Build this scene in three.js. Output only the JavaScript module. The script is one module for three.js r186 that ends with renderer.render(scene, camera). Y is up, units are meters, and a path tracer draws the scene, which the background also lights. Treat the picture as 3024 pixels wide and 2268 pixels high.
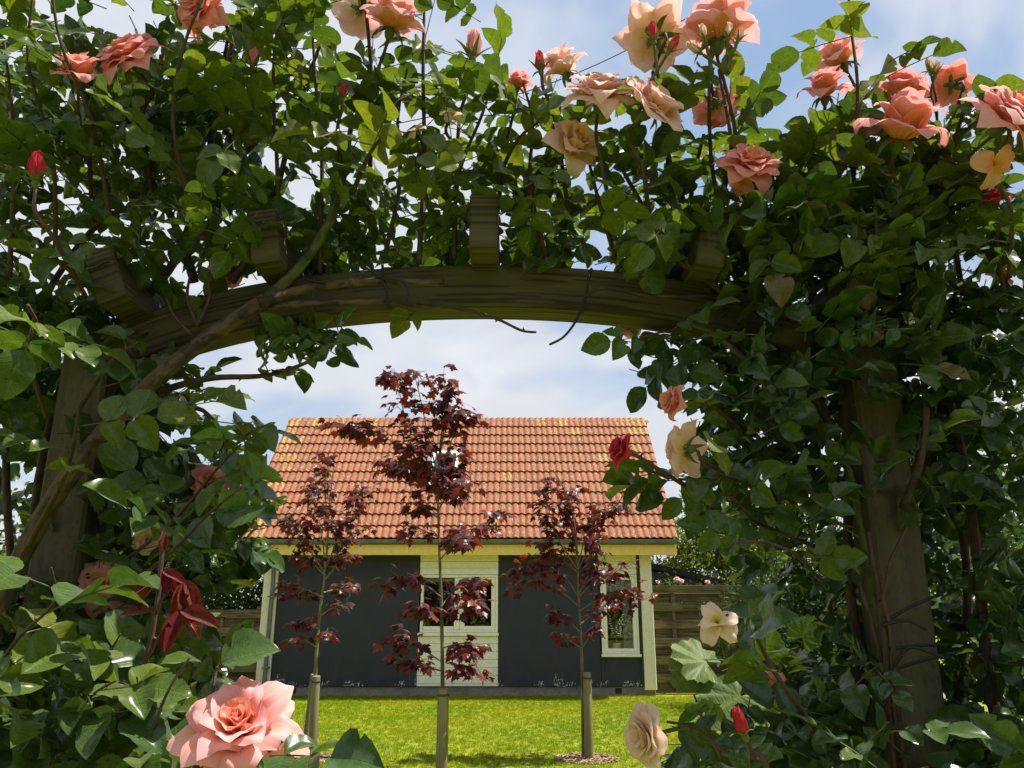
import * as THREE from 'three';
import { mergeGeometries } from 'three/addons/utils/BufferGeometryUtils.js';

// ---------- camera, sky, sun, exposure ----------
const scene = new THREE.Scene();
const camera = new THREE.PerspectiveCamera(52.8, 1024 / 768, 0.05, 600);
camera.position.set(0, 1.55, 0);
camera.lookAt(0, 1.55 + Math.tan(15.7 * Math.PI / 180) * 10, -10);
camera.updateMatrixWorld();

const renderer = new THREE.WebGLRenderer({ antialias: true });
renderer.setSize(1024, 768);
renderer.toneMapping = THREE.LinearToneMapping;
renderer.toneMappingExposure = 1.92;
renderer.shadowMap.enabled = true;

const sunDir = new THREE.Vector3(0.47, 0.88, -0.04).normalize();
const sun = new THREE.DirectionalLight(new THREE.Color(1.0, 0.95, 0.86), 5.0);
sun.position.copy(sunDir).multiplyScalar(40).add(new THREE.Vector3(0, 0, -9));
sun.target.position.set(0, 0, -9);
sun.castShadow = true;
sun.shadow.mapSize.set(4096, 4096);
Object.assign(sun.shadow.camera, { left: -16, right: 16, top: 16, bottom: -16, near: 1, far: 90 });
scene.add(sun, sun.target);

// seeded randomness and noise
function rng(seed) { let a = seed >>> 0; return () => { a = (a + 0x6D2B79F5) | 0; let t = Math.imul(a ^ (a >>> 15), 1 | a); t = (t + Math.imul(t ^ (t >>> 7), 61 | t)) ^ t; return ((t ^ (t >>> 14)) >>> 0) / 4294967296; }; }
function hash2(x, y, s) { let h = Math.imul(x, 374761393) + Math.imul(y, 668265263) + Math.imul(s, 974634777); h = Math.imul(h ^ (h >>> 13), 1274126177); return ((h ^ (h >>> 16)) >>> 0) / 4294967296; }
function vnoise(x, y, s, px = 0, py = 0) {
  let xi = Math.floor(x), yi = Math.floor(y); const fx = x - xi, fy = y - yi, u = fx * fx * fx * (fx * (fx * 6 - 15) + 10), v = fy * fy * fy * (fy * (fy * 6 - 15) + 10);
  const w = (a, p) => (p ? ((a % p) + p) % p : a);
  const a = hash2(w(xi, px), w(yi, py), s), b = hash2(w(xi + 1, px), w(yi, py), s), c = hash2(w(xi, px), w(yi + 1, py), s), d = hash2(w(xi + 1, px), w(yi + 1, py), s);
  return a + (b - a) * u + (c - a) * v + (a - b - c + d) * u * v;
}
function fbm(x, y, s, oct = 5, px = 0, py = 0) { let sum = 0, amp = 0.5, tot = 0; for (let i = 0; i < oct; i++) { sum += amp * vnoise(x, y, s + i * 17, px, py); tot += amp; amp *= 0.5; x *= 2; y *= 2; px *= 2; py *= 2; } return sum / tot; }
const clamp = (v, a = 0, b = 1) => Math.min(b, Math.max(a, v));
const smooth = (a, b, v) => { const t = clamp((v - a) / (b - a)); return t * t * (3 - 2 * t); };
const lerp = (a, b, t) => a + (b - a) * t;

// a partly cloudy sky: broken white cloud over soft blue, whiter towards the horizon all round
{
  const W = 2048, H = 1024, data = new Float32Array(W * H * 4);
  for (let j = 0; j < H; j++) {
    const el = ((j + 0.5) / H - 0.5) * Math.PI, y = Math.sin(el), r = Math.cos(el);
    for (let i = 0; i < W; i++) {
      const az = ((i + 0.5) / W - 0.5) * 2 * Math.PI, x = Math.cos(az) * r, z = Math.sin(az) * r, k = (j * W + i) * 4;
      let R, G, B;
      if (y < -0.02) { R = 0.16; G = 0.17; B = 0.15; } else {
        const h = Math.max(y, 0), q = 1 / (h + 0.22), qx = x * q * 1.5 + 3.1, qz = z * q * 1.5 + 7.4;
        const warp = fbm(qx * 0.9 + 9, qz * 0.9 - 4, 71, 3);
        const n = fbm(qx + warp * 1.2, qz + warp * 0.8, 5, 7);
        const veil = fbm(qx * 0.5 - 30, qz * 0.5 + 12, 33, 4);
        let c = smooth(0.335, 0.56, n + 0.16 * Math.pow(1 - h, 4)) * 0.8 + smooth(0.30, 0.72, veil) * 0.38;
        c = clamp(c, 0, 1);
        const tex = 0.88 + 0.24 * fbm(qx * 2.2, qz * 2.2, 91, 5);
        const hz = Math.pow(1 - h, 2.6);
        const br = lerp(0.165, 0.33, hz), bg = lerp(0.245, 0.39, hz), bb = lerp(0.385, 0.47, hz);
        const cr = 0.425 * tex, cg = 0.432 * tex, cb = 0.448 * tex;
        R = lerp(br, cr, c); G = lerp(bg, cg, c); B = lerp(bb, cb, c);
      }
      data[k] = R; data[k + 1] = G; data[k + 2] = B; data[k + 3] = 1;
    }
  }
  const sky = new THREE.DataTexture(data, W, H, THREE.RGBAFormat, THREE.FloatType);
  sky.mapping = THREE.EquirectangularReflectionMapping; sky.magFilter = THREE.LinearFilter; sky.needsUpdate = true;
  scene.background = sky; scene.environment = sky;
}

// ---------- helpers ----------
const V = (x, y, z) => new THREE.Vector3(x, y, z);
const taken = new Map();
function numbered(name) { const n = taken.get(name) || 0; taken.set(name, n + 1); return n ? `${name}_${String(n).padStart(3, '0')}` : name; }
function shade(o) { o.castShadow = true; o.receiveShadow = true; return o; }
function thing(name, label, category, pos = [0, 0, 0], group) {
  const o = new THREE.Group(); o.name = numbered(name); o.position.set(...pos); o.userData = { label, category };
  if (group) o.userData.group = group; scene.add(o); return o;
}
function part(parent, name, geometry, material, pos) { const m = shade(new THREE.Mesh(geometry, material)); m.name = name; if (pos) m.position.set(...pos); parent.add(m); return m; }
function single(name, geometry, material, label, category, group) { const m = shade(new THREE.Mesh(geometry, material)); m.name = numbered(name); m.userData = { label, category }; if (group) m.userData.group = group; scene.add(m); return m; }
function structure(name, geometry, material) { const m = shade(new THREE.Mesh(geometry, material)); m.name = numbered(name); m.userData = { kind: 'structure' }; scene.add(m); return m; }

// box from corner to corner with softened edges and uv in metres
function box(x0, x1, y0, y1, z0, z1, bevel = 0.004) {
  const w = x1 - x0, h = y1 - y0, d = z1 - z0, b = Math.min(bevel, w / 3, h / 3, d / 3);
  const pos = [], uv = [], idx = [];
  const quad = (a, bq, c, dq, us) => { const n = pos.length / 3; for (const p of [a, bq, c, dq]) pos.push(...p); uv.push(...us); idx.push(n, n + 1, n + 2, n, n + 2, n + 3); };
  const X = [x0, x0 + b, x1 - b, x1], Y = [y0, y0 + b, y1 - b, y1], Z = [z0, z0 + b, z1 - b, z1];
  // faces
  quad([X[1], Y[1], Z[3]], [X[2], Y[1], Z[3]], [X[2], Y[2], Z[3]], [X[1], Y[2], Z[3]], [X[1], Y[1], X[2], Y[1], X[2], Y[2], X[1], Y[2]]);
  quad([X[2], Y[1], Z[0]], [X[1], Y[1], Z[0]], [X[1], Y[2], Z[0]], [X[2], Y[2], Z[0]], [X[2], Y[1], X[1], Y[1], X[1], Y[2], X[2], Y[2]]);
  quad([X[3], Y[1], Z[2]], [X[3], Y[1], Z[1]], [X[3], Y[2], Z[1]], [X[3], Y[2], Z[2]], [Z[2], Y[1], Z[1], Y[1], Z[1], Y[2], Z[2], Y[2]]);
  quad([X[0], Y[1], Z[1]], [X[0], Y[1], Z[2]], [X[0], Y[2], Z[2]], [X[0], Y[2], Z[1]], [Z[1], Y[1], Z[2], Y[1], Z[2], Y[2], Z[1], Y[2]]);
  quad([X[1], Y[3], Z[2]], [X[2], Y[3], Z[2]], [X[2], Y[3], Z[1]], [X[1], Y[3], Z[1]], [X[1], Z[2], X[2], Z[2], X[2], Z[1], X[1], Z[1]]);
  quad([X[1], Y[0], Z[1]], [X[2], Y[0], Z[1]], [X[2], Y[0], Z[2]], [X[1], Y[0], Z[2]], [X[1], Z[1], X[2], Z[1], X[2], Z[2], X[1], Z[2]]);
  // chamfers
  for (const [sx, xi, xo] of [[1, 2, 3], [-1, 1, 0]]) for (const [sz, zi, zo] of [[1, 2, 3], [-1, 1, 0]]) {
    const q = [[X[xo], Y[1], Z[zi]], [X[xo], Y[2], Z[zi]], [X[xi], Y[2], Z[zo]], [X[xi], Y[1], Z[zo]]]; if (sx * sz < 0) q.reverse(); quad(...q, [0, Y[1], 0, Y[2], b, Y[2], b, Y[1]]);
  }
  for (const [sy, yi, yo] of [[1, 2, 3], [-1, 1, 0]]) {
    for (const [sz, zi, zo] of [[1, 2, 3], [-1, 1, 0]]) { const q = [[X[1], Y[yo], Z[zi]], [X[1], Y[yi], Z[zo]], [X[2], Y[yi], Z[zo]], [X[2], Y[yo], Z[zi]]]; if (sy * sz < 0) q.reverse(); quad(...q, [X[1], 0, X[1], b, X[2], b, X[2], 0]); }
    for (const [sx, xi, xo] of [[1, 2, 3], [-1, 1, 0]]) { const q = [[X[xi], Y[yo], Z[1]], [X[xi], Y[yo], Z[2]], [X[xo], Y[yi], Z[2]], [X[xo], Y[yi], Z[1]]]; if (sy * sx < 0) q.reverse(); quad(...q, [Z[1], 0, Z[2], 0, Z[2], b, Z[1], b]); }
  }
  for (const [sx, xi, xo] of [[1, 2, 3], [-1, 1, 0]]) for (const [sy, yi, yo] of [[1, 2, 3], [-1, 1, 0]]) for (const [sz, zi, zo] of [[1, 2, 3], [-1, 1, 0]]) {
    const n = pos.length / 3; pos.push(X[xo], Y[yi], Z[zi], X[xi], Y[yo], Z[zi], X[xi], Y[yi], Z[zo]); uv.push(0, 0, b, 0, b, b); idx.push(...(sx * sy * sz > 0 ? [n, n + 1, n + 2] : [n, n + 2, n + 1]));
  }
  const g = new THREE.BufferGeometry(); g.setAttribute('position', new THREE.Float32BufferAttribute(pos, 3)); g.setAttribute('uv', new THREE.Float32BufferAttribute(uv, 2)); g.setIndex(idx); g.computeVertexNormals(); return g;
}
// a tapered tube along a smoothed path
function tube(points, r0, r1, sides = 7, per = 5, wob = 0, seed = 1) {
  const pts = points.map((p) => (p.isVector3 ? p : V(...p))), curve = new THREE.CatmullRomCurve3(pts, false, 'centripetal'), n = Math.max(2, (pts.length - 1) * per);
  const fr = curve.computeFrenetFrames(n), pos = [], uv = [], idx = [], R = rng(seed * 7919 + 3); let len = 0, last = null;
  for (let i = 0; i <= n; i++) {
    const t = i / n, c = curve.getPointAt(t); if (last) len += c.distanceTo(last); last = c;
    const r = lerp(r0, r1, t) * (1 + wob * (R() - 0.5) * 2), tt = curve.getUtoTmapping ? t : t; void tt;
    const N = fr.normals[i], B = fr.binormals[i];
    for (let j = 0; j <= sides; j++) { const a = (j / sides) * 2 * Math.PI, ca = Math.cos(a) * r, sa = Math.sin(a) * r; pos.push(c.x + N.x * ca + B.x * sa, c.y + N.y * ca + B.y * sa, c.z + N.z * ca + B.z * sa); uv.push((j / sides) * 2 * Math.PI * r0, len); }
  }
  const w = sides + 1;
  for (let i = 0; i < n; i++) for (let j = 0; j < sides; j++) { const a = i * w + j, b = a + w; idx.push(a, b, a + 1, b, b + 1, a + 1); }
  for (const [ring, flip] of [[0, 0], [n, 1]]) { const k = pos.length / 3, c = curve.getPoint(ring / n); pos.push(c.x, c.y, c.z); uv.push(0, 0); for (let j = 0; j < sides; j++) { const a = ring * w + j; idx.push(...(flip ? [a, a + 1, k].reverse() : [a, a + 1, k])); } }
  const g = new THREE.BufferGeometry(); g.setAttribute('position', new THREE.Float32BufferAttribute(pos, 3)); g.setAttribute('uv', new THREE.Float32BufferAttribute(uv, 2)); g.setIndex(idx); g.computeVertexNormals(); return g;
}
// collects many small pieces in one mesh
class Heap {
  constructor() { this.p = []; this.u = []; this.c = []; this.i = []; }
  add(g, m, col) {
    const P0 = g.attributes.position, U0 = g.attributes.uv, n = this.p.length / 3, v = V(0, 0, 0);
    for (let k = 0; k < P0.count; k++) { v.fromBufferAttribute(P0, k); if (m) v.applyMatrix4(m); this.p.push(v.x, v.y, v.z); this.u.push(U0.getX(k), U0.getY(k)); if (col) this.c.push(col.r, col.g, col.b); }
    const ix = g.index; for (let k = 0; k < ix.count; k++) this.i.push(ix.getX(k) + n);
  }
  geometry() { const g = new THREE.BufferGeometry(); g.setAttribute('position', new THREE.Float32BufferAttribute(this.p, 3)); g.setAttribute('uv', new THREE.Float32BufferAttribute(this.u, 2)); if (this.c.length) g.setAttribute('color', new THREE.Float32BufferAttribute(this.c, 3)); g.setIndex(this.i); g.computeVertexNormals(); return g; }
}
// textures computed from noise; fn(u, v) gives [r, g, b] in 0..1 (sRGB when colour is true)
function texture(w, h, fn, colour = true, repeat) {
  const d = new Uint8Array(w * h * 4);
  for (let j = 0; j < h; j++) for (let i = 0; i < w; i++) { const c = fn((i + 0.5) / w, (j + 0.5) / h), k = (j * w + i) * 4; d[k] = clamp(c[0]) * 255; d[k + 1] = clamp(c[1]) * 255; d[k + 2] = clamp(c[2]) * 255; d[k + 3] = 255; }
  const t = new THREE.DataTexture(d, w, h, THREE.RGBAFormat); t.magFilter = THREE.LinearFilter; t.minFilter = THREE.LinearMipmapLinearFilter; t.generateMipmaps = true; t.wrapS = t.wrapT = THREE.RepeatWrapping; if (colour) t.colorSpace = THREE.SRGBColorSpace; if (repeat) t.repeat.set(...repeat); t.needsUpdate = true; return t;
}
const grey = (v) => [v, v, v];
const lin = (r, g, b) => new THREE.Color().setRGB(r, g, b);
const std = (o) => new THREE.MeshStandardMaterial(o);
const phys = (o) => new THREE.MeshPhysicalMaterial(o);
const toS = (v) => (v <= 0.0031308 ? v * 12.92 : 1.055 * Math.pow(v, 1 / 2.4) - 0.055);
const mixc = (a, b, t) => [lerp(a[0], b[0], t), lerp(a[1], b[1], t), lerp(a[2], b[2], t)];
const srgb = (c) => c.map(toS);


// ---------- materials of the setting and the house ----------
const tPlain = texture(256, 256, (u, v) => grey(0.93 + 0.09 * fbm(u * 24, v * 24, 3, 5, 24, 24)));
const tStain = texture(256, 256, (u, v) => { const a = fbm(u * 6, v * 6, 8, 6, 6, 6), b = fbm(u * 40, v * 40, 18, 3, 40, 40); return grey(0.62 + 0.3 * a + 0.18 * b); });
const tWoodBump = texture(256, 256, (u, v) => grey(fbm(u * 3, v * 60, 41, 4, 3, 60)), false);
const tWood = texture(512, 256, (u, v) => { const g = fbm(u * 4, v * 46, 51, 5, 4, 46), s = fbm(u * 5, v * 5, 57, 4, 5, 5), k = smooth(0.56, 0.62, fbm(u * 3, v * 90, 59, 3, 3, 90)); return mixc(srgb([0.25, 0.19, 0.115]), srgb([0.40, 0.315, 0.20]), clamp(g * 1.3 - 0.2)).map((c, i) => c * (0.72 + 0.45 * s) * (1 - 0.3 * k) * (i === 1 ? 1 + 0.1 * (s - 0.4) : 1)); });
const M = {
  cream: std({ color: lin(0.86, 0.79, 0.58), roughness: 0.5, map: tPlain }),
  white: std({ color: lin(0.88, 0.85, 0.70), roughness: 0.45, map: tPlain }),
  fascia: std({ color: lin(0.90, 0.63, 0.15), roughness: 0.55, map: tPlain }),
  zinc: std({ color: lin(0.23, 0.25, 0.26), roughness: 0.5, metalness: 0.35, map: tStain }),
  alu: std({ color: lin(0.33, 0.34, 0.34), roughness: 0.45, metalness: 0.4, map: tStain }),
  concrete: std({ color: lin(0.27, 0.25, 0.24), roughness: 0.95, map: tStain, bumpMap: tStain, bumpScale: 0.004 }),
  black: std({ color: lin(0.012, 0.012, 0.013), roughness: 0.8 }),
  interior: std({ color: lin(0.10, 0.095, 0.09), roughness: 0.9 }),
  blind: std({ color: lin(0.16, 0.19, 0.15), roughness: 0.9, map: tStain }),
  glass: phys({ color: lin(1, 1, 1), roughness: 0.0, transmission: 1, thickness: 0, ior: 1.5 }),
  shed: std({ color: lin(0.030, 0.032, 0.042), roughness: 0.55, map: tStain }),
  fenceWood: std({ color: lin(0.62, 0.60, 0.50), roughness: 0.92, map: tWood, bumpMap: tWoodBump, bumpScale: 0.004 }),
  fenceWoodGreen: std({ color: lin(0.50, 0.56, 0.34), roughness: 0.92, map: tWood, bumpMap: tWoodBump, bumpScale: 0.004 }),
};
// dark rendered panels whose paint has flaked in patches along the foot
const tPanel = texture(1024, 1024, (u, v) => {
  const base = [0.023, 0.026, 0.037].map((c) => c * (0.82 + 0.4 * fbm(u * 14, v * 14, 61, 5)) * (0.9 + 0.2 * vnoise(u * 300, v * 300, 62)));
  const zone = smooth(0.16, 0.03, v + 0.10 * (fbm(u * 9, 3, 64, 4) - 0.5) * 2), cl = fbm(u * 22, v * 22, 65, 4), fl = fbm(u * 150, v * 110, 66, 4);
  const t = fl > 0.665 - 0.09 * zone * smooth(0.42, 0.6, cl) && zone * cl > 0.30 ? 1 : 0;
  return srgb(mixc(base, [0.40, 0.41, 0.40], t));
});
M.panel = std({ color: lin(1, 1, 1), roughness: 0.72, map: tPanel });
const tPlainBump = texture(256, 256, (u, v) => grey(fbm(u * 60, v * 60, 13, 3, 60, 60)), false);
M.panel.bumpMap = tPlainBump; M.panel.bumpScale = 0.0015;

// clay roof tiles: plain ones and ones with yellow lichen
function tileTexture(seed, lichen, tone) {
  return texture(128, 128, (u, v) => {
    const n = fbm(u * 6, v * 6, seed, 5), f = fbm(u * 40, v * 40, seed + 3, 3), stain = smooth(0.52, 0.75, fbm(u * 9, v * 3, seed + 9, 4));
    let c = [0.240 * tone, 0.074 * tone, 0.031 * tone].map((x) => x * (0.72 + 0.42 * n) * (0.85 + 0.3 * f));
    c = mixc(c, [0.22, 0.115, 0.065], stain * 0.5);
    const spot = fbm(u * 11 + seed, v * 11, seed + 21, 5), l = smooth(0.68 - lichen * 0.28, 0.72 - lichen * 0.26, spot);
    c = mixc(c, mixc([0.44, 0.27, 0.025], [0.26, 0.20, 0.06], f), l * 0.9);
    const w = smooth(0.78, 0.8, fbm(u * 26 - seed, v * 26, seed + 31, 3)); c = mixc(c, [0.5, 0.45, 0.36], w * 0.7);
    return srgb(c);
  });
}
const mt = (seed, l, tone) => std({ color: lin(1, 1, 1), roughness: 0.85, map: tileTexture(seed, l, tone) });
const tilePlain = [mt(101, 0, 1), mt(131, 0.03, 0.92), mt(161, 0.06, 1.08), mt(191, 0.1, 1.0)];
const tileLichen = [mt(211, 0.5, 1.05), mt(241, 0.68, 1.0), mt(271, 0.4, 1.08)];

// ---------- ground ----------
const tLawn = texture(512, 512, (u, v) => { const a = fbm(u * 8, v * 8, 301, 5, 8, 8), b = fbm(u * 64, v * 64, 305, 3, 64, 64), c = fbm(u * 3, v * 3, 309, 3, 3, 3); return srgb(mixc(mixc([0.120, 0.175, 0.004], [0.240, 0.265, 0.006], clamp(a * 0.9 + c * 0.5 - 0.15)), [0.045, 0.075, 0.010], smooth(0.52, 0.8, b) * 0.6)); });
tLawn.repeat.set(0.25, 0.25);
const lawnMat = std({ color: lin(1, 1, 1), roughness: 0.95, map: tLawn });
{
  const g = new THREE.PlaneGeometry(300, 300, 1, 1); g.rotateX(-Math.PI / 2); const uv = g.attributes.uv, p = g.attributes.position; for (let i = 0; i < uv.count; i++) uv.setXY(i, p.getX(i), p.getZ(i));
  structure('lawn', g, lawnMat);
}
const trees = [[-2.02, -8.62], [-0.645, -7.82], [0.765, -8.62]];
// short mown blades over the part of the lawn one sees
{
  const blade = (() => {
    const pos = [], uv = [], idx = [], R = rng(88);
    for (let k = 0; k < 7; k++) { const a = R() * 6.28, x = (R() - 0.5) * 0.05, z = (R() - 0.5) * 0.05, h = 0.018 + R() * 0.018, l = 0.006 + R() * 0.016, w = 0.0022, n = pos.length / 3, ca = Math.cos(a), sa = Math.sin(a); pos.push(x - w * sa, 0, z + w * ca, x + w * sa, 0, z - w * ca, x + ca * l, h, z + sa * l); uv.push(0, 0, 1, 0, 0.5, 1); idx.push(n, n + 1, n + 2); }
    const g = new THREE.BufferGeometry(); g.setAttribute('position', new THREE.Float32BufferAttribute(pos, 3)); g.setAttribute('uv', new THREE.Float32BufferAttribute(uv, 2)); g.setIndex(idx); g.computeVertexNormals(); return g;
  })();
  const m = phys({ color: lin(1, 1, 1), roughness: 0.95, transmission: 0.3, thickness: 0, ior: 1.3, specularIntensity: 0.1 });
  const R = rng(501), list = [];
  while (list.length < 62000) {
    const z = -7.4 - R() * 6.66, x = -0.6 + (R() - 0.5) * 11.5; if (Math.abs(x) > -z * 0.62 + 0.4) continue;
    if (trees.some(([tx, tz], i) => ((x - tx) / (i === 1 ? 0.26 : 0.31)) ** 2 + ((z - tz) / 0.26) ** 2 < 0.85 + 0.5 * R())) continue;
    list.push([x, z]);
  }
  const im = new THREE.InstancedMesh(blade, m, list.length), mm = new THREE.Matrix4(), q = new THREE.Quaternion(), col = new THREE.Color();
  list.forEach(([x, z], i) => {
    q.setFromAxisAngle(V(0, 1, 0), R() * 6.28); const s = 0.7 + R() * 0.7; mm.compose(V(x, 0, z), q, V(s, s * (0.8 + R() * 0.5), s)); im.setMatrixAt(i, mm);
    const a = fbm(x * 1.1 + 40, z * 1.6 + 40, 311, 4), y = clamp((a - 0.35) * 2.6) * 0.75 + R() * 0.25; col.setRGB(lerp(0.165, 0.310, y), lerp(0.250, 0.320, y), lerp(0.003, 0.006, y)); im.setColorAt(i, col);
  });
  im.name = 'grass'; im.userData = { kind: 'stuff', label: 'short sunlit grass of the lawn before the house', category: 'grass' }; shade(im); scene.add(im);
}
// bare rings of bark chips round the young trees
trees.forEach(([tx, tz], i) => {
  const R = rng(640 + i), h = new Heap(), chip = new THREE.BoxGeometry(1, 1, 1), mm = new THREE.Matrix4(), q = new THREE.Quaternion(), e = new THREE.Euler();
  for (let k = 0; k < 620; k++) { const a = R() * 6.28, r = Math.sqrt(R()) * (i === 1 ? 0.28 : 0.33); e.set((R() - 0.5) * 0.7, R() * 6.28, (R() - 0.5) * 0.7); q.setFromEuler(e); const s = 0.5 + R(); mm.compose(V(tx + Math.cos(a) * r, 0.008 + R() * 0.012, tz + Math.sin(a) * r * 0.85), q, V(0.035 * s, 0.006, 0.014 * s)); const b = 0.6 + R() * 0.9; h.add(chip, mm, lin(0.24 * b, 0.155 * b, 0.095 * b)); }
  const g = h.geometry(), m = shade(new THREE.Mesh(g, std({ vertexColors: true, roughness: 0.95 }))); m.name = numbered('bark_mulch'); m.userData = { kind: 'stuff', label: ['brown bark chips round the foot of the tree beside the drainpipe', 'brown bark chips round the foot of the tallest maple', 'brown bark chips round the foot of the maple before the narrow window'][i], category: 'mulch' }; scene.add(m);
});

// ---------- the house ----------
const HX = -0.95, HZ = -14.1;
const house = thing('house', 'single storey house with orange tile roof, dark grey panels and cream trim', 'house', [HX, 0, HZ]);
const hb = (x0, x1, y0, y1, z0, z1, b) => box(x0 - HX, x1 - HX, y0, y1, z0 - HZ, z1 - HZ, b);
// polygon in y-z extruded along x
function prism(pts, x0, x1) {
  const s = new THREE.Shape(pts.map(([y, z]) => new THREE.Vector2(-(z - HZ), y))), g = new THREE.ExtrudeGeometry(s, { depth: x1 - x0, bevelEnabled: false }); g.rotateY(Math.PI / 2); g.translate(x0 - HX, 0, 0); return g;
}
part(house, 'plinth', hb(-4.30, 2.46, -0.1, 0.15, -14.35, -14.13, 0.01), M.concrete);
for (const [x0, x1] of [[-3.80, -3.69], [1.765, 1.875]]) part(house, 'air_vent', hb(x0, x1, 0.035, 0.125, -14.15, -14.126, 0.003), M.black);
// dark panels, each with its own uv over the panel
function panel(x0, x1, y0, y1) { const g = hb(x0, x1, y0, y1, -14.2, -14.1, 0.005), u = g.attributes.uv, p = g.attributes.position; for (let i = 0; i < u.count; i++) u.setXY(i, p.getX(i) * 0.42 + 0.3, p.getY(i) / 2.4); return part(house, 'wall_panel', g, M.panel); }
panel(-4.13, -1.632, 0.15, 2.36); panel(-0.238, 1.528, 0.15, 2.36); panel(1.531, 2.205, 0.15, 0.63); panel(2.208, 2.262, 0.15, 2.36);
part(house, 'corner_post', hb(-4.36, -4.133, 0.1, 2.352, -14.3, -14.06, 0.008), M.cream);
part(house, 'corner_trim', hb(-4.385, -4.362, 0.1, 2.352, -14.3, -14.09, 0.006), M.cream);
part(house, 'corner_post', hb(2.265, 2.465, 0.1, 2.352, -14.3, -14.05, 0.008), M.cream);
// weatherboards above and below the wide window and above the narrow one
for (let k = 0; k < 7; k++) { const y0 = Math.max(0.155, 0.845 - k * 0.13), y1 = 0.845 - k * 0.13 + 0.126; if (y1 - y0 > 0.03) part(house, 'weatherboard', hb(-1.628, -0.242, y0, y1, -14.19, -14.094, 0.007), M.white); }
for (let k = 0; k < 3; k++) { part(house, 'weatherboard', hb(-1.628, -0.242, 2.004 + k * 0.118, 2.004 + k * 0.118 + 0.114, -14.19, -14.094, 0.007), M.white); part(house, 'weatherboard', hb(1.532, 2.204, 2.004 + k * 0.118, 2.004 + k * 0.118 + 0.114, -14.19, -14.094, 0.007), M.white); }
// windows
function bars(parent, name, x0, x1, y0, y1, wl, wr, wb, wt, z0, z1, mat) {   // four-sided frame as one piece
  const g = mergeGeometries([hb(x0, x0 + wl, y0, y1, z0, z1, 0.006), hb(x1 - wr, x1, y0, y1, z0, z1, 0.006), hb(x0 + wl, x1 - wr, y1 - wt, y1, z0, z1 - 0.002, 0.006), hb(x0 + wl, x1 - wr, y0, y0 + wb, z0, z1 - 0.002, 0.006)]);
  return part(parent, name, g, mat);
}
const w1 = new THREE.Group(); w1.name = 'window'; house.add(w1);
bars(w1, 'window_frame', -1.60, -0.245, 1.03, 2.0, 0.045, 0.045, 0.04, 0.045, -14.2, -14.07, M.white);
bars(w1, 'sash', -0.905, -0.292, 1.072, 1.953, 0.075, 0.07, 0.065, 0.03, -14.19, -14.085, M.white);
part(w1, 'mullion', hb(-1.01, -0.908, 1.072, 1.953, -14.19, -14.088, 0.008), M.white);
part(w1, 'bottom_rail', hb(-1.553, -1.012, 1.072, 1.132, -14.19, -14.09, 0.008), M.white);
part(w1, 'pane', hb(-1.553, -1.01, 1.13, 1.955, -14.150, -14.146, 0.001), M.glass);
part(w1, 'pane', hb(-0.832, -0.36, 1.13, 1.93, -14.150, -14.146, 0.001), M.glass);
part(w1, 'sill', hb(-1.635, -0.23, 0.975, 1.027, -14.2, -14.035, 0.008), M.white);
part(w1, 'roller_blind', hb(-0.83, -0.362, 1.86, 1.93, -14.185, -14.165, 0.003), M.blind);
part(w1, 'roller_blind', hb(-1.55, -1.012, 1.88, 1.95, -14.185, -14.165, 0.003), M.blind);
const w2 = new THREE.Group(); w2.name = 'window'; house.add(w2);
bars(w2, 'window_frame', 1.555, 2.202, 0.68, 2.0, 0.04, 0.03, 0.03, 0.03, -14.2, -14.07, M.white);
bars(w2, 'sash', 1.597, 2.170, 0.712, 1.968, 0.062, 0.062, 0.055, 0.05, -14.19, -14.082, M.white);
part(w2, 'pane', hb(1.655, 2.112, 0.762, 1.922, -14.150, -14.146, 0.001), M.glass);
part(w2, 'sill', hb(1.54, 2.225, 0.632, 0.677, -14.2, -14.03, 0.008), M.white);
part(w2, 'roller_blind', hb(1.66, 2.108, 1.72, 1.92, -14.19, -14.17, 0.003), M.blind);
{ // a curtain hanging in folds at the side of the narrow window
  const pos = [], uv = [], idx = [], n = 40; for (let i = 0; i <= n; i++) { const x = 1.96 + 0.16 * i / n, z = -14.26 + 0.014 * Math.sin(i * 1.1); for (const y of [0.6, 1.95]) { pos.push(x - HX, y, z - HZ); uv.push(x, y); } if (i < n) { const a = i * 2; idx.push(a, a + 2, a + 1, a + 1, a + 2, a + 3); } }
  const g = new THREE.BufferGeometry(); g.setAttribute('position', new THREE.Float32BufferAttribute(pos, 3)); g.setAttribute('uv', new THREE.Float32BufferAttribute(uv, 2)); g.setIndex(idx); g.computeVertexNormals();
  part(w2, 'curtain', g, phys({ color: lin(0.22, 0.23, 0.22), roughness: 1, transmission: 0.3, thickness: 0, side: THREE.DoubleSide }));
}
// closed shell behind the front
const gable = [[0, -14.2], [0, -18.5], [2.5, -18.5], [5.05, -16.3], [2.5, -14.2]];
part(house, 'side_wall', prism(gable, -4.30, -4.15), M.panel);
part(house, 'side_wall', prism(gable, 2.27, 2.42), M.panel);
part(house, 'back_wall', hb(-4.148, 2.268, 0, 2.5, -18.5, -18.35, 0.01), M.interior);
part(house, 'room_floor', hb(-4.148, 2.268, -0.05, 0.14, -18.34, -14.36, 0.01), M.interior);
part(house, 'room_ceiling', hb(-4.148, 2.268, 2.37, 2.45, -18.34, -14.12, 0.01), M.interior);
part(house, 'partition', hb(0.75, 0.85, 0.142, 2.368, -18.3, -14.22, 0.01), M.interior);
part(house, 'soffit', hb(-4.72, 2.84, 2.355, 2.372, -14.12, -13.745, 0.002), M.fascia);
part(house, 'fascia_board', hb(-4.745, 2.855, 2.325, 2.535, -13.74, -13.715, 0.004), M.fascia);
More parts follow.
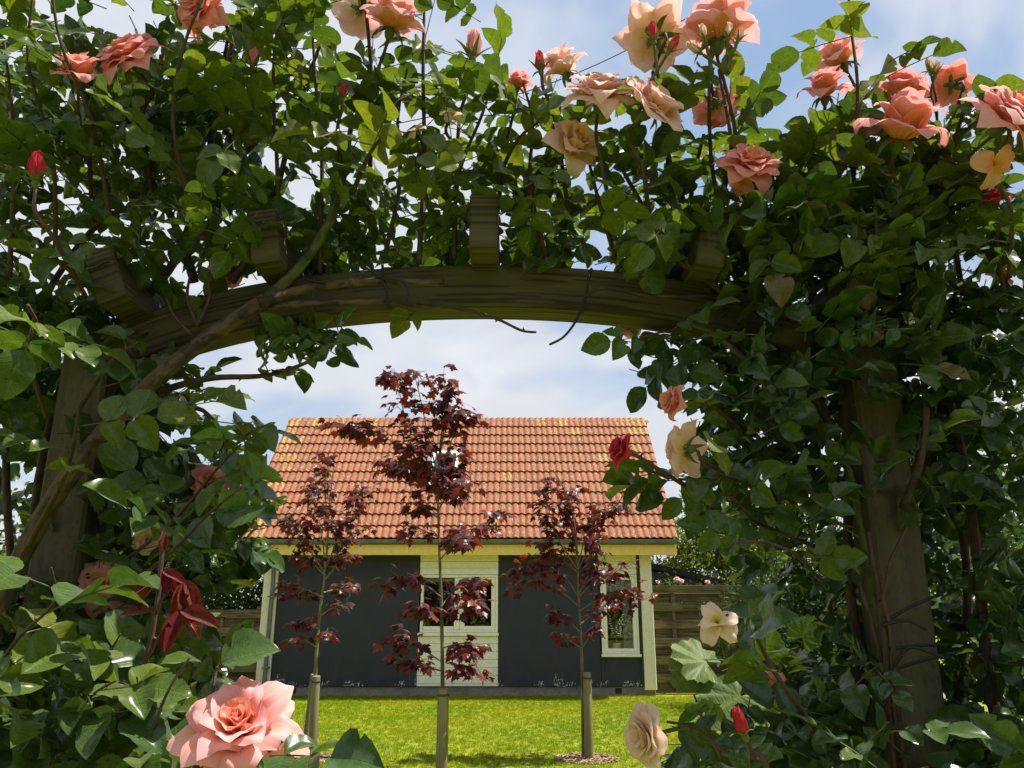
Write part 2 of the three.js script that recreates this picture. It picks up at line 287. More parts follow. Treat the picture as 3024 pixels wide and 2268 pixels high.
for (const [a, b] of [[-4.745, -4.722], [2.832, 2.855]]) part(house, 'fascia_return', hb(a, b, 2.327, 2.55, -14.5, -13.742, 0.004), M.fascia);
{ // half-round gutter
  const outer = [], inner = []; for (let i = 0; i <= 12; i++) { const a = Math.PI + Math.PI * i / 12; outer.push([Math.sin(a) * 0.075 + 2.585, Math.cos(a) * 0.062 - 13.65]); inner.unshift([Math.sin(a) * 0.070 + 2.585, Math.cos(a) * 0.057 - 13.65]); }
  const g = part(house, 'gutter', prism([...outer, ...inner], -4.76, 2.865), M.zinc);
  for (let k = 0; k < 9; k++) { const o = []; for (let i = 0; i <= 12; i++) { const a = Math.PI + Math.PI * i / 12; o.push([Math.sin(a) * 0.079 + 2.585, Math.cos(a) * 0.066 - 13.65]); } part(g, 'gutter_bracket', prism([...o, ...inner], -4.1 + k * 0.8, -4.075 + k * 0.8), M.zinc); }
  for (const x of [-4.762, 2.86]) part(g, 'gutter_end', prism([[2.587, -13.588], [2.587, -13.712], ...outer.slice(1, -1).reverse()], x, x + 0.006), M.zinc);
}
{ const dp = part(house, 'drainpipe', tube([[-4.235, 2.53, -13.66], [-4.235, 2.40, -13.66], [-4.23, 2.30, -13.70], [-4.20, 2.16, -13.95], [-4.195, 2.05, -13.99], [-4.195, 1.2, -13.995], [-4.20, 0.05, -13.995]].map(([x, y, z]) => [x - HX, y, z - HZ]), 0.038, 0.038, 12, 6), M.zinc); for (const y of [0.45, 1.62]) part(dp, 'pipe_clip', hb(-4.25, -4.14, y, y + 0.025, -14.062, -13.945, 0.004), M.zinc); }

// roof: sloping slab, overlapping double-roll tiles, ridge tiles, roof window
{
  const EY = 2.585, EZ = -13.60, SL = 3.84, dy = 2.745 / 3.84, dz = -2.70 / 3.84, X0 = -4.79, COLS = 32, TW = 7.66 / COLS, ROWS = 12, RH = SL / ROWS;
  const roof = new THREE.Group(); roof.name = 'roof'; house.add(roof);
  const at = (s, n) => [EY + s * dy + n * -dz, EZ + s * dz + n * dy];   // along the slope, out of it
  const slab = part(roof, 'roof_deck', prism([at(0.02, -0.06), at(SL, -0.06), [5.27, -16.33], [2.66, -18.95], [2.56, -18.9], [5.1, -16.3], at(0.02, -0.14)], -4.74, 2.82), std({ color: lin(0.10, 0.05, 0.03), roughness: 0.9 }));
  void slab;
  // tile in its own frame: x across, y up the slope, z out of it
  const tileGeo = (jit) => {
    const R = rng(900 + jit), pos = [], uv = [], idx = [], N = 16, th = 0.026, len = RH + 0.055;
    const hgt = (u) => { const w = (u * 2) % 1; return 0.026 * Math.pow(0.5 - 0.5 * Math.cos(2 * Math.PI * w), 0.8); };
    const dx = (R() - 0.5) * 0.003, tl = (R() - 0.5) * 0.003;
    for (const [y, lift] of [[0, 0.036], [len, 0.004]]) for (let i = 0; i <= N; i++) { const u = i / N; pos.push(u * (TW - 0.002) + dx, y + (y ? 0 : -0.002 * Math.sin(u * 9)), hgt(u) + lift + tl * u); uv.push(u, y / len); }
    for (let i = 0; i < N; i++) { const a = i, b = i + N + 1; idx.push(a, a + 1, b, b, a + 1, b + 1); }
    const n0 = pos.length / 3; for (let i = 0; i <= N; i++) { const u = i / N, p = pos.slice(i * 3, i * 3 + 3); pos.push(p[0], p[1], p[2], p[0], p[1] + 0.004, p[2] - th); uv.push(u, 0.03, u, 0); }
    for (let i = 0; i < N; i++) { const a = n0 + i * 2; idx.push(a, a + 1, a + 2, a + 2, a + 1, a + 3); }
    for (const i of [0, N]) { const n = pos.length / 3, p = pos.slice(i * 3, i * 3 + 3), q = pos.slice((i + N + 1) * 3, (i + N + 1) * 3 + 3); pos.push(...p, ...q, p[0], p[1], p[2] - th, q[0], q[1], q[2] - th); uv.push(0, 0, 0, 1, 0.1, 0, 0.1, 1); idx.push(...(i ? [n, n + 2, n + 1, n + 1, n + 2, n + 3] : [n, n + 1, n + 2, n + 1, n + 3, n + 2])); }
    const g = new THREE.BufferGeometry(); g.setAttribute('position', new THREE.Float32BufferAttribute(pos, 3)); g.setAttribute('uv', new THREE.Float32BufferAttribute(uv, 2)); g.setIndex(idx); g.computeVertexNormals(); return g;
  };
  const geos = [0, 1, 2, 3].map(tileGeo), R = rng(77), q = new THREE.Quaternion().setFromRotationMatrix(new THREE.Matrix4().makeBasis(V(1, 0, 0), V(0, dy, dz), V(0, -dz, dy)));
  const top = new Map();
  for (let r = 0; r < ROWS; r++) for (let c = 0; c < COLS; c++) {
    if (c >= 13 && c <= 15 && r >= 4 && r <= 7) continue;
    const [y, z] = at(r * RH, 0), edge = (c < 1 ? 0.95 : c < 2 ? 0.55 : 0) , high = r >= 11 ? 0.5 : r >= 10 ? 0.15 : 0, last = c >= 30 && r > 7 ? 0.75 : 0;
    const yes = R() < Math.max(edge, high, last, 0.015), mat = yes ? tileLichen[Math.floor(R() * 3)] : tilePlain[Math.floor(R() * 4)], geo = geos[Math.floor(R() * 4)];
    const p = V(X0 + c * TW - HX, y, z - HZ);
    if (r < 9) { const m = part(roof, 'tile', geo, mat); m.position.copy(p); m.quaternion.copy(q); } else { if (!top.has(mat)) top.set(mat, []); top.get(mat).push(geo.clone().applyQuaternion(q).translate(p.x, p.y, p.z)); }
  }
  { // the three topmost rows, past the number of pieces kept single
    const mats = [...top.keys()], gs = mats.map((m) => mergeGeometries(top.get(m))), m = part(roof, 'upper_tiles', mergeGeometries(gs, true), mats); m.userData = { kind: 'stuff' };
  }
  for (let k = 0; k < 24; k++) {   // ridge
    const len = 7.7 / 24, pos = [], uv = [], idx = [], N = 8, r0 = 0.105, x0 = k * len - 4.80 - HX;
    for (const [x, rr] of [[0, r0 + 0.008], [len + 0.03, r0 - 0.008]]) for (let i = 0; i <= N; i++) { const a = Math.PI * (0.04 + 0.92 * i / N); pos.push(x0 + x, 5.225 + Math.sin(a) * rr * 0.95, -16.30 - HZ + Math.cos(a) * rr); uv.push(x * 2, i / N); }
    for (let i = 0; i < N; i++) { const a = i, b = i + N + 1; idx.push(a, b, a + 1, b, b + 1, a + 1); }
    const n = pos.length / 3; pos.push(x0, 5.225, -16.3 - HZ); uv.push(0, 0); for (let i = 0; i < N; i++) idx.push(n, i, i + 1);
    const g = new THREE.BufferGeometry(); g.setAttribute('position', new THREE.Float32BufferAttribute(pos, 3)); g.setAttribute('uv', new THREE.Float32BufferAttribute(uv, 2)); g.setIndex(idx); g.computeVertexNormals();
    part(roof, 'ridge_tile', g, k < 6 || k > 22 || R() < 0.35 ? tileLichen[k % 3] : tilePlain[k % 4]);
  }
  // roof window in the slope's own frame
  const rw = new THREE.Group(); rw.name = 'roof_window'; house.add(rw); { const [y, z] = at(1.30, 0); rw.position.set(-1.680 - HX, y, z - HZ); rw.quaternion.copy(q); }
  const W = 0.712, H = 1.27, b4 = (x0, x1, y0, y1, z0, z1, b) => box(x0, x1, y0, y1, z0, z1, b);
  part(rw, 'flashing', mergeGeometries([b4(0, 0.09, 0.02, H, -0.02, 0.055, 0.004), b4(W - 0.09, W, 0.02, H, -0.02, 0.055, 0.004), b4(0.002, W - 0.002, H, H + 0.09, -0.02, 0.06, 0.004), b4(-0.02, W + 0.02, -0.09, 0.018, -0.02, 0.03, 0.004)]), M.alu);
  part(rw, 'sash', mergeGeometries([b4(0.092, 0.15, 0.03, H - 0.01, 0, 0.085, 0.006), b4(W - 0.15, W - 0.092, 0.03, H - 0.01, 0, 0.085, 0.006), b4(0.152, W - 0.152, H - 0.09, H - 0.01, 0, 0.083, 0.006), b4(0.152, W - 0.152, 0.03, 0.09, 0, 0.083, 0.006)]), M.white);
  part(rw, 'pane', b4(0.15, W - 0.15, 0.09, H - 0.09, 0.05, 0.056, 0.002), phys({ color: lin(0.02, 0.025, 0.03), roughness: 0.03, clearcoat: 1, clearcoatRoughness: 0.02 }));
  part(rw, 'bottom_cover', b4(0.092, W - 0.092, -0.03, 0.028, 0.0, 0.075, 0.008), M.black);
}
// potted plant with pale blossom on the inner sill of the narrow window
{
  const pp = thing('potted_plant', 'potted plant with pale blossom standing inside the narrow window', 'potted plant', [1.83, 0.69, -14.28]);
  part(house, 'inner_sill', hb(1.56, 2.2, 0.64, 0.69, -14.40, -14.2, 0.006), M.white);
  part(pp, 'pot', new THREE.LatheGeometry([[0, 0], [0.055, 0], [0.075, 0.15], [0.07, 0.16], [0.062, 0.15], [0.05, 0.13], [0, 0.13]].map((p) => new THREE.Vector2(...p)), 20), std({ color: lin(0.50, 0.47, 0.38), roughness: 0.6, map: tStain }));
  const R = rng(4321), leaf = new Heap(), bl = new Heap(), s = new THREE.IcosahedronGeometry(1, 1); if (!s.index) { const n = s.attributes.position.count; s.setIndex([...Array(n).keys()]); }
  for (let k = 0; k < 6; k++) { const a = R() * 6.28, l = 0.10 + R() * 0.08, h = 0.42 + R() * 0.16; const pts = [[0, 0.13, 0], [Math.cos(a) * l * 0.4, 0.13 + h * 0.6, Math.sin(a) * l * 0.4], [Math.cos(a) * l, 0.13 + h, Math.sin(a) * l]]; leaf.add(tube(pts, 0.004, 0.002, 4, 4)); for (let j = 0; j < 9; j++) { const t = 0.35 + j * 0.075; bl.add(s, new THREE.Matrix4().compose(V(Math.cos(a) * l * t + (R() - 0.5) * 0.05, 0.13 + h * t, Math.sin(a) * l * t + (R() - 0.5) * 0.05), new THREE.Quaternion().setFromEuler(new THREE.Euler(R() * 3, R() * 3, 0)), V(0.016, 0.007, 0.014))); } }
  part(pp, 'stems', leaf.geometry(), std({ color: lin(0.06, 0.10, 0.04), roughness: 0.8 })); part(pp, 'blossom', bl.geometry(), std({ color: lin(0.55, 0.55, 0.52), roughness: 0.8 }));
}

// ---------- fences and shed ----------
function fence(name, label, x0, x1, top, z, first, mats) {
  const f = thing(name, label, 'fence', [x0, 0, z]), R = rng(Math.round(x0 * 100) + 5000), rows = Math.floor(top / 0.150);
  for (let k = 0; k < rows; k++) { const y1 = top - k * 0.150, back = k % 2, w = back ? 0.190 : 0.142; part(f, 'board', box(0, x1 - x0 - (back ? 0.01 : 0), Math.max(0.01, y1 - w + (back ? 0.01 : 0)), y1 + (back ? 0.008 : 0), back ? -0.105 : 0, back ? -0.088 : 0.018, 0.003), mats[Math.floor(R() * mats.length)]); }
  for (let x = 0.36; x < x1 - x0; x += 0.9) part(f, 'batten', box(x, x + 0.05, 0.02, top - 0.02, -0.086, -0.003, 0.003), mats[0]);
  for (let x = 1.75; x < x1 - x0; x += 1.85) part(f, 'post', box(x, x + 0.085, 0, top + 0.05, -0.20, -0.108, 0.005), mats[0]);
  return f;
}
fence('wooden_fence', 'brown slatted wooden fence before the black shed', 2.50, 7.2, 1.83, -14.38, 0, [M.fenceWood, M.fenceWood, M.fenceWoodGreen]);
fence('wooden_fence', 'brown slatted wooden fence beside the drainpipe corner of the house', -10.0, -4.40, 1.41, -14.25, 1, [M.fenceWood, M.fenceWoodGreen, M.fenceWood]);
{
  const sh = thing('shed', 'black boarded shed with sloping top edge behind the fence', 'shed', [2.6, 0, -16.5]);
  const topAt = (x) => 2.37 - x * 0.232;   // height of the sloping edge, x from the shed's end
  for (let k = 0; k < 18; k++) { const y0 = 0.02 + k * 0.125, y1 = y0 + 0.12, xe = Math.min(5.2, (2.28 - y1) / 0.232 + 0.1); if (xe < 0.4) break; part(sh, 'cladding_board', box(0.02, xe, y0, y1, -0.02 + (k % 2) * 0.002, 0.012, 0.006), M.shed); }
  const s = new THREE.Shape([[0, 0], [5.3, 0], [5.3, topAt(5.3) - 0.02], [0, 2.35]].map((p) => new THREE.Vector2(...p))), body = new THREE.ExtrudeGeometry(s, { depth: 2.4, bevelEnabled: false }); body.translate(0, 0, -2.45); part(sh, 'body', body, M.shed);
  const e = new THREE.Shape([[-0.1, topAt(-0.1) - 0.10], [5.4, topAt(5.4) - 0.10], [5.4, topAt(5.4) + 0.02], [-0.1, topAt(-0.1) + 0.02]].map((p) => new THREE.Vector2(...p))), eg = new THREE.ExtrudeGeometry(e, { depth: 2.6, bevelEnabled: false }); eg.translate(0, 0, -2.55); part(sh, 'roof_edge', eg, M.black);
}


// ---------- shrubs and trees round the garden ----------
const smallLeaf = (() => {   // a leaf folded along its rib
  const pos = [0, 0, 0, 0, 0.5, -0.05, 0, 1, -0.02, -0.28, 0.42, 0.07, 0.28, 0.42, 0.07, -0.17, 0.75, 0.03, 0.17, 0.75, 0.03], idx = [0, 4, 1, 0, 1, 3, 1, 6, 2, 1, 4, 6, 1, 2, 5, 1, 5, 3];
  const g = new THREE.BufferGeometry(); g.setAttribute('position', new THREE.Float32BufferAttribute(pos, 3)); g.setAttribute('uv', new THREE.Float32BufferAttribute(pos.filter((_, i) => i % 3 < 2), 2)); g.setIndex(idx); g.computeVertexNormals(); return g;
})();
const tBark = texture(128, 256, (u, v) => { const a = fbm(u * 14, v * 8, 711, 5, 14, 8), b = fbm(u * 4, v * 5, 717, 4, 4, 5); return grey(0.45 + 0.45 * a + 0.2 * b); });
const barkMat = std({ color: lin(0.16, 0.12, 0.08), roughness: 0.95, map: tBark, bumpMap: tBark, bumpScale: 0.01 });
const hedgeLeafMat = phys({ color: lin(1, 1, 1), roughness: 0.9, transmission: 0.4, thickness: 0, ior: 1.4, specularIntensity: 0.25, clearcoat: 0.06, clearcoatRoughness: 0.4 });
function unit(R) { const z = R() * 2 - 1, a = R() * 6.2832, r = Math.sqrt(1 - z * z); return V(r * Math.cos(a), z, r * Math.sin(a)); }
function frame(dir, n, s, p) { const y = dir.clone().normalize(), z = n.clone().addScaledVector(y, -n.dot(y)); if (z.lengthSq() < 1e-6) z.set(y.y, y.z, y.x).addScaledVector(y, -(y.y * y.x + y.z * y.y + y.x * y.z)); z.normalize(); const x = V(0, 0, 0).crossVectors(y, z); return new THREE.Matrix4().makeBasis(x.multiplyScalar(s), y.clone().multiplyScalar(s), z.multiplyScalar(s)).setPosition(p); }
// blobs: [x, y, z, rx, ry, rz]; foliage is one uncountable mass, stems are single parts
function shrub(name, label, category, base, blobs, count, size, tints, seed, loose = 0.35, trunk) {
  const g = thing(name, label, category, base), R = rng(seed), vol = blobs.map((b) => b[3] * b[4] + b[3] * b[5] + b[4] * b[5]), tot = vol.reduce((a, b) => a + b, 0);
  const m = [], cols = [];
  blobs.forEach((b, bi) => {
    const n = Math.round(count * vol[bi] / tot), clumps = [];
    for (let k = 0; k < Math.max(14, n / 26); k++) { const d = unit(R), r = Math.pow(0.12 + 0.88 * R(), 0.6) * (1 + (R() - 0.5) * loose); clumps.push([V(b[0] + d.x * b[3] * r, b[1] + d.y * b[4] * r, b[2] + d.z * b[5] * r), d, R()]); }
    for (let k = 0; k < n; k++) {
      const [c, d, tone] = clumps[Math.floor(R() * clumps.length)], p = c.clone().addScaledVector(unit(R), Math.pow(R(), 0.6) * size * 4.2); if (p.y < 0.03) continue;
      const nn = d.clone().multiplyScalar(0.7).add(V(0.2, 0.6, 0.1)).addScaledVector(unit(R), 0.7), dir = unit(R).addScaledVector(d, 0.5); dir.y -= 0.15;
      m.push(frame(dir, nn, size * (0.65 + R() * 0.6), p.sub(V(...base)))); const t = clamp(tone * 0.7 + R() * 0.3), a = tints[0], z = tints[1]; cols.push(lin(lerp(a[0], z[0], t), lerp(a[1], z[1], t), lerp(a[2], z[2], t)));
    }
    for (let k = 0; k < 4; k++) { const e = unit(R); part(g, 'stem', tube([[b[0] - base[0] + (R() - 0.5) * 0.3, 0, b[2] - base[2] + (R() - 0.5) * 0.3], [b[0] - base[0] + e.x * b[3] * 0.3, b[1] * 0.6, b[2] - base[2] + e.z * b[5] * 0.3], [b[0] - base[0] + e.x * b[3] * 0.75, b[1] - base[1] + Math.abs(e.y) * b[4] * 0.7, b[2] - base[2] + e.z * b[5] * 0.75]], 0.03, 0.008, 6, 4), barkMat); }
  });
  if (trunk) part(g, 'trunk', tube(trunk.map((p) => [p[0] - base[0], p[1], p[2] - base[2]]), trunk[0][3] || 0.12, 0.04, 9, 5, 0.05, seed), barkMat);
  const im = new THREE.InstancedMesh(smallLeaf, hedgeLeafMat, m.length); m.forEach((q, i) => { im.setMatrixAt(i, q); im.setColorAt(i, cols[i]); }); im.name = 'foliage'; im.userData = { kind: 'stuff' }; shade(im); g.add(im);
  return g;
}
const G1 = [[0.045, 0.085, 0.012], [0.11, 0.17, 0.02]], G2 = [[0.075, 0.12, 0.014], [0.21, 0.25, 0.02]], G3 = [[0.03, 0.06, 0.014], [0.07, 0.12, 0.025]];
shrub('leafy_shrub', 'dense fresh green shrub rising behind the fence at the drainpipe corner', 'shrub', [-6.0, 0, -17], [[-5.85, 1.6, -16.9, 1.35, 1.45, 1.1], [-7.6, 1.9, -17.2, 1.5, 1.6, 1.1]], 15000, 0.10, G1, 1201);
shrub('garden_tree', 'airy light green tree standing far behind the fence by the drainpipe', 'tree', [-10.2, 0, -23], [[-9.6, 4.0, -23, 2.4, 1.35, 1.6], [-11.8, 4.3, -23.4, 2.0, 1.6, 1.5], [-8.2, 3.3, -22.5, 1.3, 1.0, 1.2]], 11000, 0.12, G2, 1203, 0.8, [[-10.2, 0, -23, 0.14], [-10.3, 1.6, -23], [-10.0, 3.6, -23]]);
shrub('garden_tree', 'yellow green leafy tree rising beyond the black shed', 'tree', [5.6, 0, -20], [[4.9, 2.7, -20, 1.7, 1.15, 1.3], [6.4, 3.0, -20.3, 1.6, 1.35, 1.3], [5.4, 3.55, -20.2, 1.0, 0.75, 0.9]], 15000, 0.11, G2, 1207, 0.7, [[5.6, 0, -20, 0.12], [5.7, 1.4, -20], [5.6, 2.8, -20]]);
shrub('leafy_shrub', 'dark green bushy shrub standing on the lawn in front of the fence', 'shrub', [4.5, 0, -12.2], [[4.15, 1.15, -12.4, 1.1, 1.3, 1.0], [5.3, 1.6, -12.0, 1.3, 1.7, 1.1]], 15000, 0.085, G3, 1211);
shrub('leafy_shrub', 'tall shaded shrub farthest from the house, past the wooden post', 'shrub', [6.6, 0, -9.6], [[6.3, 1.7, -9.6, 1.4, 2.0, 1.4], [8.2, 2.0, -10.6, 1.7, 2.4, 1.5], [5.6, 1.3, -7.2, 1.1, 1.6, 1.3]], 17000, 0.105, G3, 1213);
shrub('leafy_shrub', 'broad green shrub half hidden behind the big slanting rose cane', 'shrub', [-7.0, 0, -11.5], [[-7.2, 1.2, -11.6, 1.7, 1.6, 1.2], [-6.2, 0.9, -9.0, 1.2, 1.3, 1.1], [-8.8, 1.7, -12.4, 1.5, 1.9, 1.3]], 16000, 0.105, G1, 1217);
shrub('hedge', 'tall dark green hedge facing the house, mirrored in its windows', 'hedge', [0, 0, 5.5], [-9, -6, -3, 0, 3, 6, 9].map((x, i) => [x, 1.8 + 0.3 * (i % 2), 5.5 + 0.4 * (i % 3), 2.0, 2.2, 0.9]), 30000, 0.15, G3, 1223);
// low flowering growth showing over the fence
const overFence = shrub('flowering_shrub', 'low shrub with pale pink flowers peeping over the slatted fence', 'shrub', [3.2, 0, -14.9], [[2.85, 1.72, -14.85, 0.42, 0.24, 0.22], [3.75, 1.68, -14.9, 0.45, 0.26, 0.22], [3.3, 1.5, -14.9, 0.7, 0.3, 0.25]], 1300, 0.06, G1, 1229);

// ---------- young red maples, their stakes ----------
function mapleLeaf(seed) {
  const R = rng(seed), half = [[0.05, -0.03], [0.24, -0.11], [0.40, -0.02], [0.34, 0.09], [0.50, 0.16], [0.66, 0.20], [0.56, 0.33], [0.60, 0.50], [0.42, 0.44], [0.27, 0.47], [0.32, 0.66], [0.17, 0.72], [0.12, 0.86]];
  const out = [[0, 0], ...half, [0, 1.02], ...half.slice().reverse().map(([x, y]) => [-x, y])].map(([x, y]) => [x * (1 + (R() - 0.5) * 0.14), y * (1 + (R() - 0.5) * 0.08)]);
  const cup = 0.10 + R() * 0.35, bend = 0.15 + R() * 0.5, tw = (R() - 0.5) * 0.3, pos = [0, 0.34, 0.05], uv = [0.5, 0.34], idx = [];
  for (const [x, y] of out) { const r = Math.hypot(x, y - 0.34); pos.push(x * (1 - 0.1 * r), y, -cup * Math.abs(x) * Math.abs(x) - bend * Math.max(0, y - 0.35) ** 2 + tw * x * y - 0.06 * Math.sin(y * 9 + x * 7) * r); uv.push(x * 0.7 + 0.5, y); }
  for (let i = 1; i <= out.length; i++) idx.push(0, i, i === out.length ? 1 : i + 1);
  const g = new THREE.BufferGeometry(); g.setAttribute('position', new THREE.Float32BufferAttribute(pos, 3)); g.setAttribute('uv', new THREE.Float32BufferAttribute(uv, 2)); g.setIndex(idx); g.computeVertexNormals(); return g;
}
const mapleGeos = [1, 2, 3, 4, 5, 6].map((k) => mapleLeaf(k * 37));
const tMaple = texture(128, 128, (u, v) => { const x = u - 0.5, y = v - 0.05, a = Math.atan2(x, y), r = Math.hypot(x, y), k = [-1.2, -0.6, 0, 0.6, 1.2].reduce((m, b) => Math.max(m, smooth(0.03, 0, Math.abs(a - b) * r)), 0); return grey(0.72 + 0.2 * fbm(u * 12, v * 12, 801, 4) + 0.12 * k); });
const mapleMats = [[0.085, 0.013, 0.016], [0.125, 0.014, 0.014], [0.20, 0.018, 0.012], [0.28, 0.034, 0.012]].map((c) => phys({ color: lin(...c), roughness: 0.92, transmission: 0.45, thickness: 0, ior: 1.45, specularIntensity: 0.25, clearcoat: 0.5, clearcoatRoughness: 0.28, map: tMaple }));
const greenBark = std({ color: lin(0.26, 0.24, 0.09), roughness: 0.9, map: tBark, bumpMap: tBark, bumpScale: 0.004 });
const brownBark = std({ color: lin(0.19, 0.145, 0.09), roughness: 0.9, map: tBark, bumpMap: tBark, bumpScale: 0.004 });
function maple(label, base, trunk, r, limbs, leafSize, bark, seed, tone, more, wide) {
  const g = thing('maple_tree', label, 'tree', base, 'young red maples on the lawn'), R = rng(seed), o = V(...base), rel = (p) => V(...p).sub(o);
  part(g, 'trunk', tube(trunk.map(rel), r, r * 0.22, 9, 5, 0.06, seed), bark);
  const leaves = [], twigs = new Heap();
  for (const [pts, n0, s0] of limbs) {
    const n = Math.round(n0 * more), spread = s0 * wide;
    const depth = (R() - 0.5) * 0.9, path = pts.map((p, i) => rel(p).add(V(0, 0, depth * Math.pow(i / (pts.length - 1), 1.2)))), c = new THREE.CatmullRomCurve3(path);
    part(g, 'branch', tube(path, 0.0085, 0.003, 6, 4, 0.08, seed + leaves.length), bark);
    let made = 0; const twigN = Math.max(2, Math.round(n / 5));
    for (let k = 0; k < twigN; k++) {
      const t = 0.3 + 0.7 * (k + 0.5) / twigN, a = c.getPoint(t), d = c.getTangent(t).multiplyScalar(0.5).add(unit(R)); d.y = d.y * 0.5 + 0.15; d.normalize();
      const l = spread * (0.4 + R() * 0.8), e = a.clone().addScaledVector(d, l); if (l > 0.05) twigs.add(tube([a, a.clone().lerp(e, 0.5).add(V(0, -0.01, 0)), e], 0.003, 0.0014, 4, 2));
      const want = Math.round(n * (k + 1) / twigN) - made; made += want;
      for (let j = 0; j < want; j++) {
        const q = a.clone().lerp(e, 0.25 + 0.75 * R()), out = unit(R); out.y = out.y * 0.35 - 0.05; out.normalize(); const pl = leafSize * (0.5 + R() * 0.7), p = q.clone().addScaledVector(out, pl); p.y -= pl * 0.15;
        twigs.add(tube([q, q.clone().lerp(p, 0.5).add(V(0, 0.006, 0)), p], 0.0012, 0.0009, 3, 1));
        const nn = V(0.05, 1, 0.1).addScaledVector(unit(R), 0.62), dir = out.clone().add(V(0, -0.35 - R() * 0.5, 0)); leaves.push([frame(dir, nn, leafSize * (0.7 + R() * 0.55), p), Math.floor(R() * 6), Math.min(3, Math.floor(Math.pow(R(), tone) * 4)), p.z + o.z]);
      }
    }
  }
  part(g, 'twigs', twigs.geometry(), bark).userData = { kind: 'stuff' };
  leaves.sort((a, b) => b[3] - a[3]);   // nearest to the garden arch first
  const rest = new Map();
  leaves.forEach(([m, gi, mi], k) => { if (k < 300) { const l = part(g, 'leaf', mapleGeos[gi], mapleMats[mi]); l.applyMatrix4(m); } else { if (!rest.has(mi)) rest.set(mi, []); rest.get(mi).push(mapleGeos[gi].clone().applyMatrix4(m)); } });
  if (rest.size) { const ks = [...rest.keys()]; part(g, 'leaves', mergeGeometries(ks.map((k) => mergeGeometries(rest.get(k))), true), ks.map((k) => mapleMats[k])).userData = { kind: 'stuff' }; }
  return g;
}
maple('tallest red maple, its crown reaching past the ridge before the roof window', [-0.655, 0, -7.82],
  [[-0.655, 0, -7.86], [-0.66, 0.75, -7.86], [-0.691, 1.547, -7.84], [-0.729, 2.212, -7.82], [-0.747, 2.625, -7.8], [-0.735, 3.099, -7.8], [-0.692, 3.49, -7.8], [-0.669, 3.74, -7.8]], 0.024, [
    [[[-0.74, 2.555, -7.8], [-0.897, 2.813, -7.8], [-1.112, 2.908, -7.8], [-1.328, 2.979, -7.8]], 34, 0.16],
    [[[-0.739, 2.672, -7.8], [-0.954, 3.099, -7.8], [-1.144, 3.49, -7.8], [-1.246, 3.866, -7.8], [-1.354, 3.866, -7.8]], 34, 0.13],
    [[[-0.971, 2.908, -7.8], [-1.289, 3.172, -7.8], [-1.582, 3.318, -7.8], [-1.838, 3.352, -7.8]], 34, 0.15],
    [[[-0.75, 2.766, -7.8], [-0.846, 3.148, -7.8], [-0.918, 3.49, -7.8], [-0.985, 3.765, -7.8]], 36, 0.15],
    [[[-0.737, 2.955, -7.8], [-0.697, 3.293, -7.8], [-0.68, 3.59, -7.8], [-0.719, 3.79, -7.8]], 40, 0.14],
    [[[-0.733, 2.813, -7.8], [-0.622, 3.099, -7.8], [-0.555, 3.367, -7.8], [-0.484, 3.367, -7.8]], 34, 0.13],
    [[[-0.74, 2.532, -7.8], [-0.661, 2.766, -7.8], [-0.586, 2.979, -7.8]], 44, 0.16],
    [[[-0.742, 2.625, -7.8], [-0.875, 2.86, -7.8], [-0.954, 3.099, -7.8]], 36, 0.16],
    [[[-0.733, 2.439, -7.8], [-0.611, 2.602, -7.8], [-0.533, 2.648, -7.8]], 30, 0.14],
    [[[-0.73, 2.347, -7.8], [-0.901, 2.486, -7.8], [-1.035, 2.719, -7.8]], 24, 0.14],
    [[[-0.719, 2.075, -7.8], [-0.557, 2.211, -7.8], [-0.305, 2.302, -7.8], [-0.097, 2.462, -7.8]], 24, 0.13],
    [[[-0.711, 1.941, -7.8], [-0.554, 2.098, -7.8], [-0.418, 2.166, -7.8]], 16, 0.12],
    [[[-0.726, 2.166, -7.8], [-0.856, 2.211, -7.8], [-0.94, 2.256, -7.8]], 9, 0.1],
    [[[-0.689, 1.59, -7.8], [-0.863, 1.712, -7.8], [-1.092, 1.786, -7.8], [-1.247, 1.712, -7.8]], 26, 0.12],
    [[[-0.686, 1.503, -7.8], [-0.546, 1.686, -7.8], [-0.38, 1.764, -7.8]], 26, 0.12],
    [[[-0.68, 1.417, -7.8], [-0.498, 1.503, -7.8], [-0.341, 1.547, -7.8]], 22, 0.12],
    [[[-0.674, 1.353, -7.8], [-0.81, 1.439, -7.8], [-0.947, 1.503, -7.8]], 18, 0.11],
    [[[-0.665, 0.995, -7.8], [-0.889, 1.121, -7.8], [-1.093, 1.226, -7.8], [-1.224, 1.184, -7.8]], 22, 0.1],
    [[[-0.659, 0.913, -7.8], [-0.862, 0.954, -7.8], [-1.128, 1.016, -7.8]], 18, 0.1],
    [[[-0.664, 1.121, -7.8], [-0.492, 1.163, -7.8], [-0.336, 1.121, -7.8]], 14, 0.1],
    [[[-0.657, 0.851, -7.8], [-0.466, 0.954, -7.8], [-0.311, 0.863, -7.8]], 14, 0.1]], 0.100, brownBark, 2001, 1.2, 1.9, 1.15);
